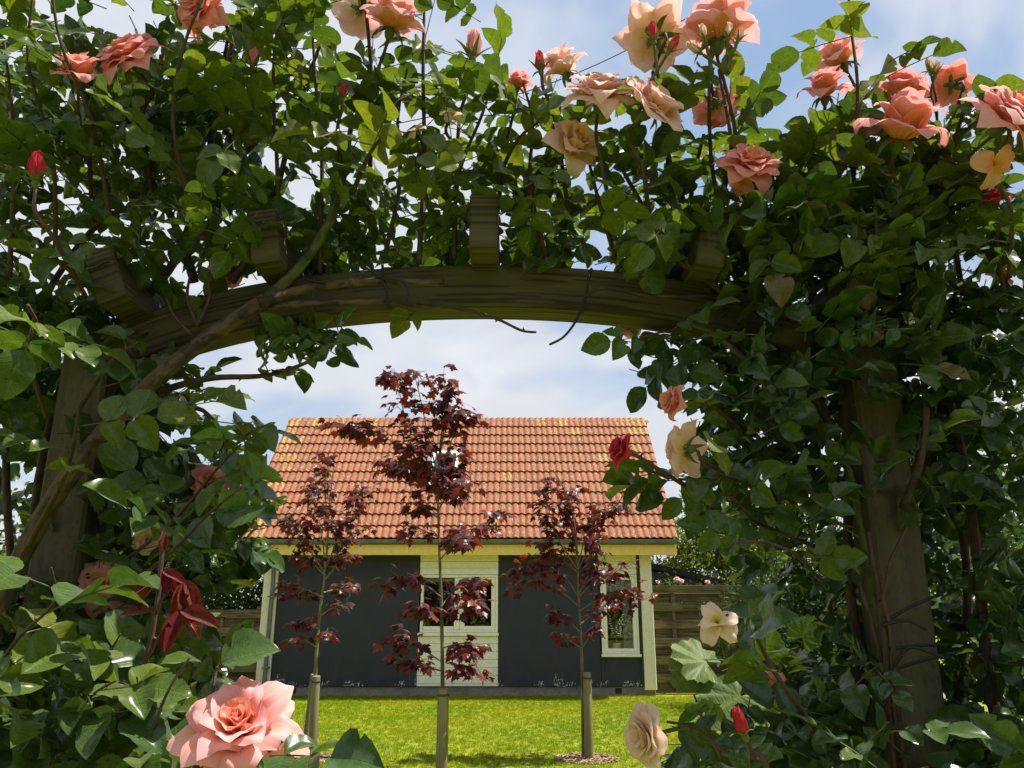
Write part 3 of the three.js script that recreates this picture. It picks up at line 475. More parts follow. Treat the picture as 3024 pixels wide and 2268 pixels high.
maple('small red maple beside the drainpipe, held by two stakes', [-2.04, 0, -8.62],
  [[-2.04, 0, -8.66], [-2.068, 0.787, -8.66], [-2.061, 1.403, -8.64], [-2.025, 1.836, -8.62], [-2.024, 2.28, -8.62], [-2.017, 2.738, -8.62], [-2, 3.05, -8.62]], 0.025, [
    [[[-2.015, 1.835, -8.6], [-2.198, 2.08, -8.6], [-2.368, 2.329, -8.6], [-2.481, 2.48, -8.6]], 50, 0.16],
    [[[-2.017, 1.859, -8.6], [-2.11, 2.279, -8.6], [-2.251, 2.684, -8.6], [-2.332, 2.89, -8.6]], 52, 0.16],
    [[[-2.013, 1.884, -8.6], [-2.002, 2.329, -8.6], [-2.048, 2.735, -8.6], [-2.011, 3.126, -8.6]], 50, 0.14],
    [[[-2.01, 1.908, -8.6], [-1.882, 2.279, -8.6], [-1.746, 2.581, -8.6], [-1.655, 2.787, -8.6]], 54, 0.16],
    [[[-2.008, 1.884, -8.6], [-1.873, 2.129, -8.6], [-1.735, 2.379, -8.6]], 36, 0.15],
    [[[-2.014, 1.811, -8.6], [-2.189, 1.957, -8.6], [-2.413, 2.129, -8.6]], 34, 0.13],
    [[[-2.007, 1.786, -8.6], [-1.863, 1.957, -8.6], [-1.715, 2.006, -8.6]], 18, 0.1],
    [[[-2.024, 1.594, -8.6], [-2.193, 1.666, -8.6], [-2.423, 1.738, -8.6]], 26, 0.1],
    [[[-2.023, 1.642, -8.6], [-1.896, 1.69, -8.6], [-1.774, 1.728, -8.6]], 18, 0.09],
    [[[-2.041, 1.404, -8.6], [-1.885, 1.499, -8.6], [-1.737, 1.522, -8.6]], 9, 0.07],
    [[[-2.042, 1.263, -8.6], [-2.169, 1.333, -8.6], [-2.291, 1.31, -8.6]], 16, 0.08],
    [[[-2.045, 1.169, -8.6], [-1.942, 1.239, -8.6], [-1.818, 1.216, -8.6]], 12, 0.07],
    [[[-2.049, 1.077, -8.6], [-2.182, 1.16, -8.6], [-2.303, 1.146, -8.6]], 10, 0.07]], 0.070, greenBark, 2003, 1.4, 2.1, 1.45);
maple('small red maple standing before the narrow window', [0.77, 0, -8.62],
  [[0.735, 0, -8.68], [0.74, 0.819, -8.66], [0.73, 1.261, -8.64], [0.713, 1.69, -8.62], [0.708, 2.131, -8.62], [0.661, 2.533, -8.62], [0.563, 2.79, -8.62], [0.462, 2.972, -8.62]], 0.022, [
    [[[0.706, 1.884, -8.6], [0.55, 2.129, -8.6], [0.428, 2.429, -8.6], [0.357, 2.89, -8.6]], 52, 0.13],
    [[[0.707, 1.908, -8.6], [0.68, 2.279, -8.6], [0.609, 2.581, -8.6], [0.691, 2.787, -8.6]], 46, 0.13],
    [[[0.712, 1.932, -8.6], [0.832, 2.279, -8.6], [0.99, 2.48, -8.6], [1.146, 2.556, -8.6]], 44, 0.13],
    [[[0.706, 1.859, -8.6], [0.498, 2.031, -8.6], [0.298, 2.179, -8.6]], 36, 0.12],
    [[[0.711, 1.884, -8.6], [0.853, 2.129, -8.6], [0.908, 2.279, -8.6]], 28, 0.12],
    [[[0.714, 1.594, -8.6], [0.545, 1.835, -8.6], [0.271, 1.957, -8.6], [0.045, 1.859, -8.6]], 34, 0.12],
    [[[0.717, 1.499, -8.6], [0.468, 1.69, -8.6], [0.22, 1.762, -8.6], [0.02, 1.666, -8.6]], 26, 0.1],
    [[[0.714, 1.594, -8.6], [0.867, 1.738, -8.6], [1.07, 1.835, -8.6], [1.198, 1.908, -8.6]], 24, 0.1],
    [[[0.715, 1.618, -8.6], [0.845, 1.835, -8.6], [0.974, 1.957, -8.6]], 16, 0.1],
    [[[0.716, 1.451, -8.6], [0.963, 1.594, -8.6], [1.189, 1.666, -8.6], [1.357, 1.546, -8.6]], 34, 0.11],
    [[[0.718, 1.31, -8.6], [0.959, 1.475, -8.6], [1.134, 1.522, -8.6]], 14, 0.08],
    [[[0.721, 1.239, -8.6], [0.537, 1.404, -8.6], [0.366, 1.475, -8.6]], 14, 0.08],
    [[[0.727, 1.077, -8.6], [0.582, 1.169, -8.6], [0.485, 1.225, -8.6]], 8, 0.06],
    [[[0.732, 1.077, -8.6], [0.853, 1.216, -8.6], [0.914, 1.31, -8.6]], 10, 0.06]], 0.076, brownBark, 2005, 1.2, 2.1, 1.4);

const tStake = texture(128, 256, (u, v) => { const g = fbm(u * 30, v * 3, 821, 5, 30, 3), s = fbm(u * 4, v * 6, 823, 4, 4, 6); return srgb(mixc([0.10, 0.088, 0.038], [0.235, 0.205, 0.10], clamp(g * 0.8 + s * 0.6 - 0.2))); });
const stakeMat = std({ color: lin(1, 1, 1), roughness: 0.92, map: tStake, bumpMap: tStake, bumpScale: 0.004 });
const tieMat = std({ color: lin(0.03, 0.03, 0.028), roughness: 0.7 });
function stake(label, x, z, h, r, lean) {
  const g = thing('tree_stake', label, 'stake', [x, 0, z], 'round stakes of the young maples');
  part(g, 'pole', new THREE.LatheGeometry([[0, -0.05], [r * 1.06, -0.05], [r * 1.03, h * 0.5], [r, h - 0.012], [r * 0.9, h], [0, h + 0.002]].map((p) => new THREE.Vector2(...p)), 16), stakeMat);
  const b = new THREE.TorusGeometry(r * 1.04, 0.006, 6, 18); b.scale(1, 1, 1.8); b.rotateX(Math.PI / 2); part(g, 'tie_band', b, tieMat, [0, h - 0.055, 0]);
  g.rotation.z = lean; return g;
}
stake('thick round stake in front of the tallest maple', -0.645, -7.78, 0.76, 0.052, 0.0);
stake('thicker of the two stakes at the maple beside the drainpipe', -2.03, -8.58, 0.805, 0.043, 0.012);
stake('thinner stake behind the other at the maple beside the drainpipe', -2.155, -8.74, 0.81, 0.028, -0.055);
stake('round stake at the maple before the narrow window', 0.785, -8.60, 0.835, 0.042, 0.0);

// overhead cable far beyond the garden
single('overhead_cable', tube([[-9, 8.7, -12], [-4.47, 9.38, -12], [-1.86, 9.78, -12], [1.2, 10.8, -12], [7, 14.5, -12]], 0.009, 0.009, 6, 10), tieMat, 'thin dark overhead cable crossing the sky behind the rose stems', 'cable');


// ---------- the wooden arch ----------
const tBeam = texture(512, 128, (u, v) => { const g = fbm(u * 5, v * 30, 901, 6, 5, 30), s = fbm(u * 7, v * 4, 905, 4, 7, 4), k = smooth(0.60, 0.64, fbm(u * 4, v * 50, 907, 3, 4, 50)); return srgb(mixc(mixc([0.040, 0.032, 0.017], [0.108, 0.084, 0.044], clamp(g * 1.4 - 0.2)), [0.062, 0.062, 0.024], smooth(0.48, 0.66, s) * 0.5).map((c) => c * (1 - 0.55 * k))); });
const beamMat = std({ color: lin(1, 1, 1), roughness: 0.88, map: tBeam, bumpMap: tBeam, bumpScale: 0.006 }); tBeam.repeat.set(1.4, 5);
const tPost = texture(128, 512, (u, v) => { const g = fbm(u * 26, v * 4, 911, 5, 26, 4), s = fbm(u * 4, v * 6, 915, 4, 4, 6), sp = smooth(0.62, 0.7, fbm(u * 40, v * 120, 917, 3)); return srgb(mixc(mixc([0.064, 0.052, 0.034], [0.118, 0.096, 0.064], clamp(g * 1.2 - 0.1)), [0.10, 0.105, 0.045], smooth(0.5, 0.68, s) * 0.6).map((c) => c * (1 - 0.22 * sp))); });
tPost.repeat.set(5, 0.8);
const postMat = std({ color: lin(1, 1, 1), roughness: 0.9, map: tPost, bumpMap: tPost, bumpScale: 0.004 });
const AC = -0.053, AA = 0.70, AB = 0.22, ATOP = 2.098, AZ = -1.2, ATH = 0.076;
const arch = thing('garden_arch', 'weathered wooden arch of posts and curved beam carrying the roses', 'arch', [AC, 0, AZ - 0.04]);
{
  const archY = (x, off = 0) => ATOP - AB + (AB - off * 0.9) * Math.sqrt(Math.max(0, 1 - (x / (AA - off * 0.4)) ** 2)) - off * 0.1;
  const pos = [], uv = [], idx = [], N = 44, bev = 0.006;
  for (let i = 0; i <= N; i++) {
    const x = -0.645 + 1.29 * i / N, sl = -(AB * x) / (AA * AA * Math.sqrt(1 - (x / AA) ** 2)), nx = -sl / Math.hypot(1, sl), ny = 1 / Math.hypot(1, sl), y = archY(x), prof = [[0, 0.04 - bev], [-bev, 0.04], [-ATH + bev, 0.04], [-ATH, 0.04 - bev], [-ATH, -0.03 + bev], [-ATH + bev, -0.03], [-bev, -0.03], [0, -0.03 + bev]];
    [...prof, prof[0]].forEach(([n, z], j) => { pos.push(x + nx * n, y + ny * n, z); uv.push(x, [0, 0.006, 0.07, 0.076, 0.14, 0.146, 0.21, 0.216, 0.28][j]); });
  }
  for (let i = 0; i < N; i++) for (let j = 0; j < 8; j++) { const a = i * 9 + j, b = a + 9; idx.push(a, a + 1, b, b, a + 1, b + 1); }
  const g = new THREE.BufferGeometry(); g.setAttribute('position', new THREE.Float32BufferAttribute(pos, 3)); g.setAttribute('uv', new THREE.Float32BufferAttribute(uv, 2)); g.setIndex(idx); g.computeVertexNormals(); part(arch, 'curved_beam', g.toNonIndexed ? g : g, beamMat);
  for (const s of [-1, 1]) part(arch, 'post', box(s * 0.643 - 0.038, s * 0.643 + 0.038, -0.1, 1.955, -0.036, 0.038, 0.005), postMat);
  for (const x of [-0.56, -0.33, 0.008, 0.36, 0.58]) {
    const sl = -(AB * x) / (AA * AA * Math.sqrt(1 - (x / AA) ** 2)), c = part(arch, 'crossbar', box(-0.0225, 0.0225, 0, 0.092, -0.10, 0.135, 0.003), beamMat); c.position.set(x, archY(x) - 0.014, 0); c.rotation.z = Math.atan(sl);
  }
}

// ---------- rose leaves ----------
function roseLeaf(seed, opt = {}) {   // rib along +y, upper face towards +z, one unit long
  const R = rng(seed), N = 15, pos = [], uv = [], idx = [], wide = 0.33 + R() * 0.07, fold = opt.fold ?? 0.16 + R() * 0.5, curl = opt.curl ?? 0.05 + R() * 0.6, wav = 0.015 + R() * 0.03, ph = R() * 6, tw = (R() - 0.5) * 0.35, bite = R() < 0.3 ? [3 + Math.floor(R() * 10), R() < 0.5 ? 0 : 4, 0.3 + R() * 0.45] : null;
  for (let i = 0; i <= N; i++) {
    const t = i / N; let w = wide * Math.pow(Math.sin(Math.PI * Math.pow(t, 0.82)), 0.72) * (t > 0.8 ? 1 - (t - 0.8) * 0.9 : 1); if (i === 0) w = 0.012; if (i === N) w = 0.002;
    for (let j = 0; j < 5; j++) {
      let s = [-1, -0.52, 0, 0.52, 1][j], e = 1; if (Math.abs(s) === 1 && i > 0 && i < N) e = 1 + (i % 2 ? 0.022 : -0.022) + (R() - 0.5) * 0.02; if (bite && i === bite[0] && j === bite[1]) e = bite[2];
      const x = s * w * e, z = Math.abs(x) * Math.tan(fold) - curl * t * t * 0.55 + wav * Math.sin(t * 11 + ph + s * 2) * Math.abs(s) + tw * x * t;
      pos.push(x, t - 0.12 * curl * t * t, z); uv.push(0.5 + s * 0.5 * Math.min(1, e), t);
    }
  }
  for (let i = 0; i < N; i++) for (let j = 0; j < 4; j++) { const a = i * 5 + j, b = a + 5; idx.push(a, a + 1, b, b, a + 1, b + 1); }
  const g = new THREE.BufferGeometry(); g.setAttribute('position', new THREE.Float32BufferAttribute(pos, 3)); g.setAttribute('uv', new THREE.Float32BufferAttribute(uv, 2)); g.setIndex(idx); g.computeVertexNormals(); return g;
}
const leafGeos = [...Array(10).keys()].map((k) => roseLeaf(3001 + k * 13));
const veins = (u, v) => { const x = Math.abs(u - 0.5) * 2, rib = smooth(0.06, 0.0, x), f = (v - x * 0.22) * 8.5, d = Math.abs(f - Math.round(f)) / 8.5, side = smooth(0.018, 0.0, d) * smooth(1.0, 0.5, x); return [rib, side]; };
const tLeaf = texture(128, 256, (u, v) => { const [rib, side] = veins(u, v), n = fbm(u * 10, v * 18, 951, 5), spot = smooth(0.70, 0.76, fbm(u * 16, v * 26, 957, 3)); return mixc(mixc(grey(0.70 + 0.22 * n), [0.98, 0.98, 0.80], rib * 0.8 + side * 0.16), [0.62, 0.5, 0.34], spot * 0.5); });
const tLeafBump = texture(128, 256, (u, v) => { const [rib, side] = veins(u, v); return grey(0.62 - 0.5 * Math.max(rib, side * 0.85) + 0.22 * fbm(u * 26, v * 46, 961, 3)); }, false);
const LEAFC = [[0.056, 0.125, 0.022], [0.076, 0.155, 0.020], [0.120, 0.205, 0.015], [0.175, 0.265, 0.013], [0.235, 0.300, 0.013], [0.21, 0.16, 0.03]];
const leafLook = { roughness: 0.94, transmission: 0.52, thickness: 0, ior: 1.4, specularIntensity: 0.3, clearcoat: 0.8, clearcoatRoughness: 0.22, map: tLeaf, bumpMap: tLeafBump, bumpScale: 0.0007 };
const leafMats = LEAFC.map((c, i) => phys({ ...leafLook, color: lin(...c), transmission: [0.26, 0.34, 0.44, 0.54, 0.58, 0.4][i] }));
const redLeafMats = [[0.30, 0.012, 0.016], [0.36, 0.05, 0.010], [0.24, 0.030, 0.020]].map((c) => phys({ ...leafLook, color: lin(...c), clearcoat: 0.5 }));
const tCane = texture(128, 256, (u, v) => { const a = fbm(u * 9, v * 9, 971, 5, 9, 9), b = smooth(0.55, 0.7, fbm(u * 5, v * 12, 975, 4, 5, 12)); return grey(0.5 + 0.5 * a - 0.22 * b); }); tCane.repeat.set(12, 5);
const caneMats = { old: std({ color: lin(0.16, 0.108, 0.05), roughness: 0.85, map: tCane, bumpMap: tCane, bumpScale: 0.003 }), brown: std({ color: lin(0.115, 0.070, 0.045), roughness: 0.8, map: tCane }), red: std({ color: lin(0.135, 0.048, 0.032), roughness: 0.6, map: tCane }), green: std({ color: lin(0.135, 0.150, 0.040), roughness: 0.7, map: tCane }) };

// ---------- rose flowers ----------
function petalTexture(seed, base, mid, edge, vein) {   // pigment: warm claw, lighter blade, pinker rim, fine veins
  return texture(96, 96, (u, v) => {
    const x = Math.abs(u - 0.5) * 2, n = fbm(u * 5, v * 5, seed, 4), streak = fbm(u * 34, v * 3, seed + 5, 3), t = clamp(v + (n - 0.5) * 0.35), rim = smooth(0.72, 1.0, Math.max(v, x * 0.9) + (n - 0.5) * 0.2);
    let c = mixc(base, mid, smooth(0.12, 0.62, t)); c = mixc(c, edge, rim * 0.8); return srgb(mixc(c, vein, smooth(0.45, 0.75, streak) * 0.4));
  });
}
const petalMat = (seed, base, mid, edge, vein) => phys({ color: lin(1, 1, 1), roughness: 0.96, transmission: 0.42, specularIntensity: 0.4, thickness: 0, ior: 1.35, map: petalTexture(seed, base, mid, edge, vein), side: THREE.DoubleSide });
const PETAL = {
  coral: petalMat(1001, [0.88, 0.36, 0.10], [0.87, 0.335, 0.275], [0.88, 0.38, 0.41], [0.92, 0.52, 0.48]),
  pink: petalMat(1011, [0.84, 0.34, 0.08], [0.85, 0.42, 0.36], [0.86, 0.42, 0.46], [0.88, 0.58, 0.54]),
  pale: petalMat(1021, [0.88, 0.60, 0.12], [0.90, 0.62, 0.53], [0.89, 0.56, 0.54], [0.92, 0.72, 0.64]),
  heart: petalMat(1051, [0.90, 0.33, 0.04], [0.88, 0.33, 0.17], [0.88, 0.40, 0.33], [0.90, 0.50, 0.34]),
  apricot: petalMat(1061, [0.86, 0.56, 0.06], [0.86, 0.52, 0.30], [0.84, 0.50, 0.42], [0.88, 0.64, 0.46]),
  red: petalMat(1031, [0.62, 0.10, 0.03], [0.62, 0.032, 0.05], [0.60, 0.04, 0.08], [0.66, 0.09, 0.10]),
  spent: petalMat(1041, [0.84, 0.64, 0.14], [0.84, 0.64, 0.50], [0.78, 0.52, 0.47], [0.88, 0.72, 0.60]),
};
const stamenMat = std({ color: lin(0.62, 0.36, 0.04), roughness: 0.9 });
const calyxMat = phys({ color: lin(0.105, 0.150, 0.035), roughness: 0.85, transmission: 0.15, thickness: 0, ior: 1.4 });
// one petal: stands at radius r0 round the flower's axis (+y), leaning from a0 to a1, wrapped round it, tip rolled back
function petal(R, o) {
  const NT = 9, NS = 8, pos = [], uv = [], idx = []; let rad = o.r0, h = 0; const ph = R() * 6, skew = (R() - 0.5) * 0.3, dip = (R() - 0.5) * 0.05;
  const cl = []; for (let i = 0; i <= NT; i++) { const t = i / NT, a = o.a0 + (o.a1 - o.a0) * Math.pow(t, 0.9) + o.roll * Math.pow(Math.max(0, (t - 0.66) / 0.34), 2); if (i) { rad += Math.sin(a) * o.len / NT; h += Math.cos(a) * o.len / NT; } cl.push([rad, h, a]); }
  for (let i = 0; i <= NT; i++) {
    const t = i / NT, [r, y, a] = cl[i]; let w = o.wid * (0.30 + 0.70 * Math.sin(Math.min(1, t / 0.62) * Math.PI / 2)); 
    for (let j = 0; j <= NS; j++) {
      const s = (j / NS) * 2 - 1, back = t * Math.pow(Math.abs(s), 2.4) * (0.42 - 0.25 * (1 - Math.abs(s))) * o.round, tt = Math.max(0, t - back), f = tt * NT, k = Math.min(NT - 1, Math.floor(f)), u = f - k, rr = lerp(cl[k][0], cl[k + 1][0], u), yy = lerp(cl[k][1], cl[k + 1][1], u), aa = lerp(cl[k][2], cl[k + 1][2], u);
      const phi = s * w / o.wrap, tang = o.wrap * Math.sin(phi), inw = o.wrap * (1 - Math.cos(phi)) - o.side * o.len * Math.pow(Math.abs(s), 3) * t * t + 0.018 * o.ruf * o.len * 2 * Math.sin(s * 7 + ph + t * 4) * t;
      const tip = o.point * Math.exp(-s * s * 14) * Math.pow(t, 6) * o.len;
      pos.push(rr + -Math.cos(aa) * inw + Math.sin(aa) * tip, yy + Math.sin(aa) * inw + Math.cos(aa) * tip, tang + skew * t * t * o.wid * 0.4 + dip * t); uv.push(j / NS, t);
    }
  }
  for (let i = 0; i < NT; i++) for (let j = 0; j < NS; j++) { const A = i * (NS + 1) + j, B = A + NS + 1; idx.push(A, B, A + 1, B, B + 1, A + 1); }
  const g = new THREE.BufferGeometry(); g.setAttribute('position', new THREE.Float32BufferAttribute(pos, 3)); g.setAttribute('uv', new THREE.Float32BufferAttribute(uv, 2)); g.setIndex(idx); g.rotateY(o.turn); g.computeVertexNormals(); return g;
}
// whorls from outside in: [count, lean at claw, lean at tip, length, half width, wrap radius, roll, side roll, point]
const d2r = Math.PI / 180;
const FORMS = {
  open: [[5, 64, 108, 1.02, 0.46, 0.85, 0.6, 0.20, 0.20], [6, 50, 84, 0.96, 0.44, 0.72, 0.9, 0.22, 0.22], [5, 36, 60, 0.88, 0.42, 0.55, 1.0, 0.16, 0.18], [5, 21, 42, 0.78, 0.38, 0.42, 0.8, 0.08, 0.10], [5, 9, 26, 0.68, 0.33, 0.27, 0.4, 0, 0.03], [4, 3, 12, 0.62, 0.24, 0.15, 0.2, 0, 0], [3, -2, 4, 0.56, 0.15, 0.075, 0, 0, 0]],
  half: [[5, 44, 92, 1.0, 0.50, 0.70, 0.95, 0.16, 0.14], [5, 24, 42, 0.98, 0.50, 0.52, 1.0, 0.12, 0.12], [5, 13, 22, 0.94, 0.46, 0.38, 0.7, 0.05, 0.08], [4, 6, 12, 0.88, 0.36, 0.25, 0.4, 0, 0.04], [3, 1, 5, 0.82, 0.24, 0.13, 0.1, 0, 0]],
  blown: [[6, 66, 98, 1.0, 0.56, 1.3, 0.25, 0.03, 0.02], [5, 50, 80, 0.94, 0.54, 1.0, 0.3, 0.04, 0.02], [6, 34, 58, 0.82, 0.46, 0.7, 0.3, 0.02, 0.02], [5, 18, 40, 0.66, 0.34, 0.4, 0.2, 0, 0]],
  bud: [[3, 17, -10, 1.05, 0.40, 0.27, 0.15, 0, 0.10], [3, 12, -9, 1.10, 0.32, 0.20, 0.05, 0, 0.05], [2, 4, -2, 1.10, 0.20, 0.11, 0, 0, 0]],
  tatter: [[4, 70, 128, 1.0, 0.46, 0.9, 0.4, 0.05, 0.02], [3, 40, 96, 0.9, 0.42, 0.7, 0.5, 0.08, 0.02]],
};
const BLOOMS = [];   // where flowers hang, so that leaves keep clear of their faces
// flower at a point, facing a direction; single petals stay single parts when it shows large
function bloom(parent, origin, p, face, dia, form, palette, seed, label, whole) {
  const R = rng(seed), g = new THREE.Group(); g.name = form === 'bud' ? 'rose_bud' : 'rose_bloom'; if (label) g.userData.label = label;
  const f = V(...face).normalize(), U = form === 'bud' ? dia / 1.15 : form === 'half' ? dia / 1.55 : dia / 2.0, c = V(...p).sub(origin);
  g.position.copy(c).addScaledVector(f, -U * (form === 'bud' ? 0.45 : 0.33)); g.quaternion.setFromUnitVectors(V(0, 1, 0), f); g.rotateY(R() * 6.28); parent.add(g);
  const gs = [], inner = []; let turn = R() * 6; const heart = { pink: 'heart', coral: 'heart', pale: 'apricot' }[palette] ?? palette;
  FORMS[form].forEach((w, wi) => { for (let k = 0; k < w[0]; k++) { const j = () => 1 + (R() - 0.5) * 0.16; if (form === 'tatter' && R() < 0.2) continue; (wi >= (form === 'half' ? 3 : 4) ? inner : gs).push(petal(R, { r0: 0.03 + 0.03 * (FORMS[form].length - wi) / FORMS[form].length, a0: w[1] * d2r * j(), a1: (w[2] + (R() - 0.5) * (form === 'blown' ? 44 : form === 'tatter' ? 60 : 16)) * d2r, len: w[3] * j() * (form === 'open' ? 0.98 : 1), wid: w[4] * j(), wrap: w[5] * j(), roll: w[6] * (0.4 + R() * 1.1), side: w[7] * (0.3 + R() * 1.3), point: w[8] * (0.4 + R() * 1.2), round: 0.9 + R() * 0.3, ruf: 0.5 + R(), turn: turn + (k / w[0]) * 6.2832 + (R() - 0.5) * 0.35 }).scale(U, U, U)); } turn += 0.55 + R() * 0.6; });
  if (whole) { part(g, 'petals', mergeGeometries(gs), PETAL[palette]); if (inner.length) part(g, 'inner_petals', mergeGeometries(inner), PETAL[heart]); } else { for (const q of gs) part(g, 'petal', q, PETAL[palette]); for (const q of inner) part(g, 'petal', q, PETAL[heart]); }
  BLOOMS.push({ p: V(...p), r: dia / 2, behind: -p[2] > 1.19 });
  const cg = [new THREE.LatheGeometry([[0.0, -0.34], [0.05, -0.33], [0.11, -0.25], [0.15, -0.13], [0.13, -0.02], [0.07, 0.02], [0, 0.03]].map((q) => new THREE.Vector2(...q)), 10)];
  for (let k = 0; k < 5; k++) cg.push(petal(R, { r0: 0.11, a0: (form === 'bud' ? 25 + R() * 25 : 95) * d2r, a1: (form === 'bud' ? 20 + R() * 90 : 150) * d2r, len: form === 'bud' ? 0.62 : 0.5, wid: 0.10, wrap: 0.25, roll: 0.2, side: 0, point: 0.35, round: 2.0, ruf: 0.3, turn: k * 1.2566 + R() * 0.4 }));
  if (form === 'blown' || form === 'tatter') { const st = []; for (let k = 0; k < 26; k++) { const a = R() * 6.28, o = 0.03 + R() * 0.16, h = 0.16 + R() * 0.10, s = new THREE.SphereGeometry(0.016, 5, 4); s.translate(Math.cos(a) * o, h, Math.sin(a) * o); const t = new THREE.CylinderGeometry(0.004, 0.005, h, 4); t.rotateZ(-o * 0.6); t.rotateY(-a); t.translate(Math.cos(a) * o * 0.6, h / 2, Math.sin(a) * o * 0.6); st.push(s, t); } part(g, 'stamens', mergeGeometries(st.map((q) => q.scale(U, U, U))), stamenMat); }
  part(g, 'calyx', mergeGeometries(cg.map((q) => q.scale(U, U, U))), calyxMat);
  return g.position.clone().addScaledVector(f, -0.33 * U);
}

// ---------- a climbing rose: canes, flowering stems, leaves ----------
class Rose {
  constructor(name, label, base, seed) { this.g = thing(name, label, 'rose', base, undefined); this.o = V(...base); this.R = rng(seed); this.leaves = []; this.stalkList = []; this.stalks = new Heap(); this.seed = seed; this.k = 0; }
  rel(p) { return (p.isVector3 ? p.clone() : V(...p)).sub(this.o); }
  cane(pts, r0, r1, mat = 'brown', name = 'cane', prickles = true) {
    const path = pts.map((p) => this.rel(p)), g = [tube(path, r0, r1, r0 > 0.006 ? 9 : 6, 6, 0.07, this.seed + (this.k++))], R = this.R, c = new THREE.CatmullRomCurve3(path, false, 'centripetal'), n = prickles ? Math.floor(c.getLength() / 0.05) : 0;
    for (let i = 0; i < n; i++) { const t = (i + R()) / n, p = c.getPointAt(t), d = c.getTangentAt(t), s = unit(R).cross(d).normalize(), r = lerp(r0, r1, t), h = new THREE.ConeGeometry(0.0022, 0.007, 4); h.translate(0, 0.0035, 0); h.applyMatrix4(frame(s.clone().addScaledVector(d, -0.25), d, 1, p.addScaledVector(s, r * 0.85))); g.push(h); }
    return part(this.g, name, g.length > 1 ? mergeGeometries(g) : g[0], caneMats[mat]);
  }
  // a compound leaf: stalk with one end leaflet and one or two pairs
  leaf(p, dir, n, size, tone, pairs = 2) {
    const R = this.R, y = dir.clone().normalize(), z = n.clone().addScaledVector(y, -n.dot(y)).normalize(), x = V(0, 0, 0).crossVectors(y, z), L = size * (pairs > 1 ? 1.55 : 1.0), sag = z.clone().multiplyScalar(-0.10 * L), at = (t) => p.clone().addScaledVector(y, L * t).addScaledVector(sag, t * t);
    const stalk = { p: [p, at(0.5), at(1)], used: 0 }; this.stalkList.push(stalk);
    if (!pairs) { this.stalkList.pop(); this.stalkList.push(stalk); }
    const put = (q, d, s) => { const nn = z.clone().addScaledVector(unit(R), 0.33); this.leaves.push({ m: frame(d.clone().addScaledVector(unit(R), 0.14), nn, s, q), gi: Math.floor(R() * leafGeos.length), t: clamp(tone + (R() - 0.5) * 0.3, 0, 0.999), p: q.clone().addScaledVector(d, s * 0.5).add(this.o), s, n: nn.normalize(), stalk }); };
    put(at(1), y.clone().addScaledVector(z, -0.2), size * (0.95 + R() * 0.2));
    for (let k = 0; k < pairs; k++) for (const sd of [-1, 1]) { if (R() < 0.06) continue; const t = [0.72, 0.36][k]; put(at(t), x.clone().multiplyScalar(sd).addScaledVector(y, 0.55).addScaledVector(z, -0.1).normalize(), size * [0.88, 0.72][k] * (0.9 + R() * 0.2)); }
  }
  // a leafy stem along points; leaves from fraction a to b
  stem(pts, r0, r1, o = {}) {
    const { a = 0.15, b = 0.97, step = 0.05, size = 0.048, tone = 0.5, mat = 'brown', pairs = 2, light = [0.25, 0.8, 0.25], wild = 0.55 } = o, R = this.R;
    pts = pts.map((q, i) => { const w = q.isVector3 ? q.clone() : V(...q); return i && i < pts.length - 2 ? w.add(unit(R).multiplyScalar(0.012)) : w; });
    this.cane(pts, r0, r1, mat, 'stem', o.prickles ?? true); const c = new THREE.CatmullRomCurve3(pts.map((p) => this.rel(p)), false, 'centripetal'), len = c.getLength(), n = Math.floor(len * (b - a) / step); let ang = R() * 6;
    for (let k = 0; k < n; k++) {
      const t = a + (b - a) * (k + 0.5) / n, p = c.getPointAt(t), d = c.getTangentAt(t); ang += 2.4; const e = V(Math.cos(ang), 0.1, Math.sin(ang)).addScaledVector(d, 0.35 + R() * 0.3).addScaledVector(unit(R), 0.3); const nn = V(...light).addScaledVector(unit(R), wild);
      this.leaf(p, e, nn, size * (0.75 + R() * 0.5), tone + (R() - 0.5) * 0.35, R() < 0.75 ? pairs : 1);
    }
  }
  // loose leaves through a volume: outline in x-y (at the given plane), depth range in z
  fill(outline, n, z0, z1, o = {}) {
    const R = this.R, xs = outline.map((p) => p[0]), ys = outline.map((p) => p[1]), x0 = Math.min(...xs), x1 = Math.max(...xs), y0 = Math.min(...ys), y1 = Math.max(...ys), { size = 0.0445, tone = 0.35, light = [0.2, 0.7, 0.4], wild = 0.75, keep } = o; let made = 0, guard = 0;
    const inside = (x, y) => { let r = false; for (let i = 0, j = outline.length - 1; i < outline.length; j = i++) { const [xi, yi] = outline[i], [xj, yj] = outline[j]; if (yi > y !== yj > y && x < ((xj - xi) * (y - yi)) / (yj - yi) + xi) r = !r; } return r; };
    while (made < n && guard++ < n * 60) {
      const x = lerp(x0, x1, R()), y = lerp(y0, y1, R()); if (!inside(x, y)) continue; if (fbm(x * 5.5 + 60, y * 5.5 + 60, this.seed, 3) < (o.gaps ?? 0.36)) continue;
      const z = lerp(z0, z1, R()), p = V(x, y, z); if (keep && !keep(x, y, z)) continue;
      const e = unit(R); e.y = e.y * 0.6 + 0.05; const nn = V(...light).addScaledVector(unit(R), wild); this.leaf(p.sub(this.o).addScaledVector(e.normalize(), -size), e, nn, size * (0.7 + R() * 0.6), tone + (R() - 0.5) * 0.4, R() < 0.7 ? 2 : 1); made++;
    }
  }
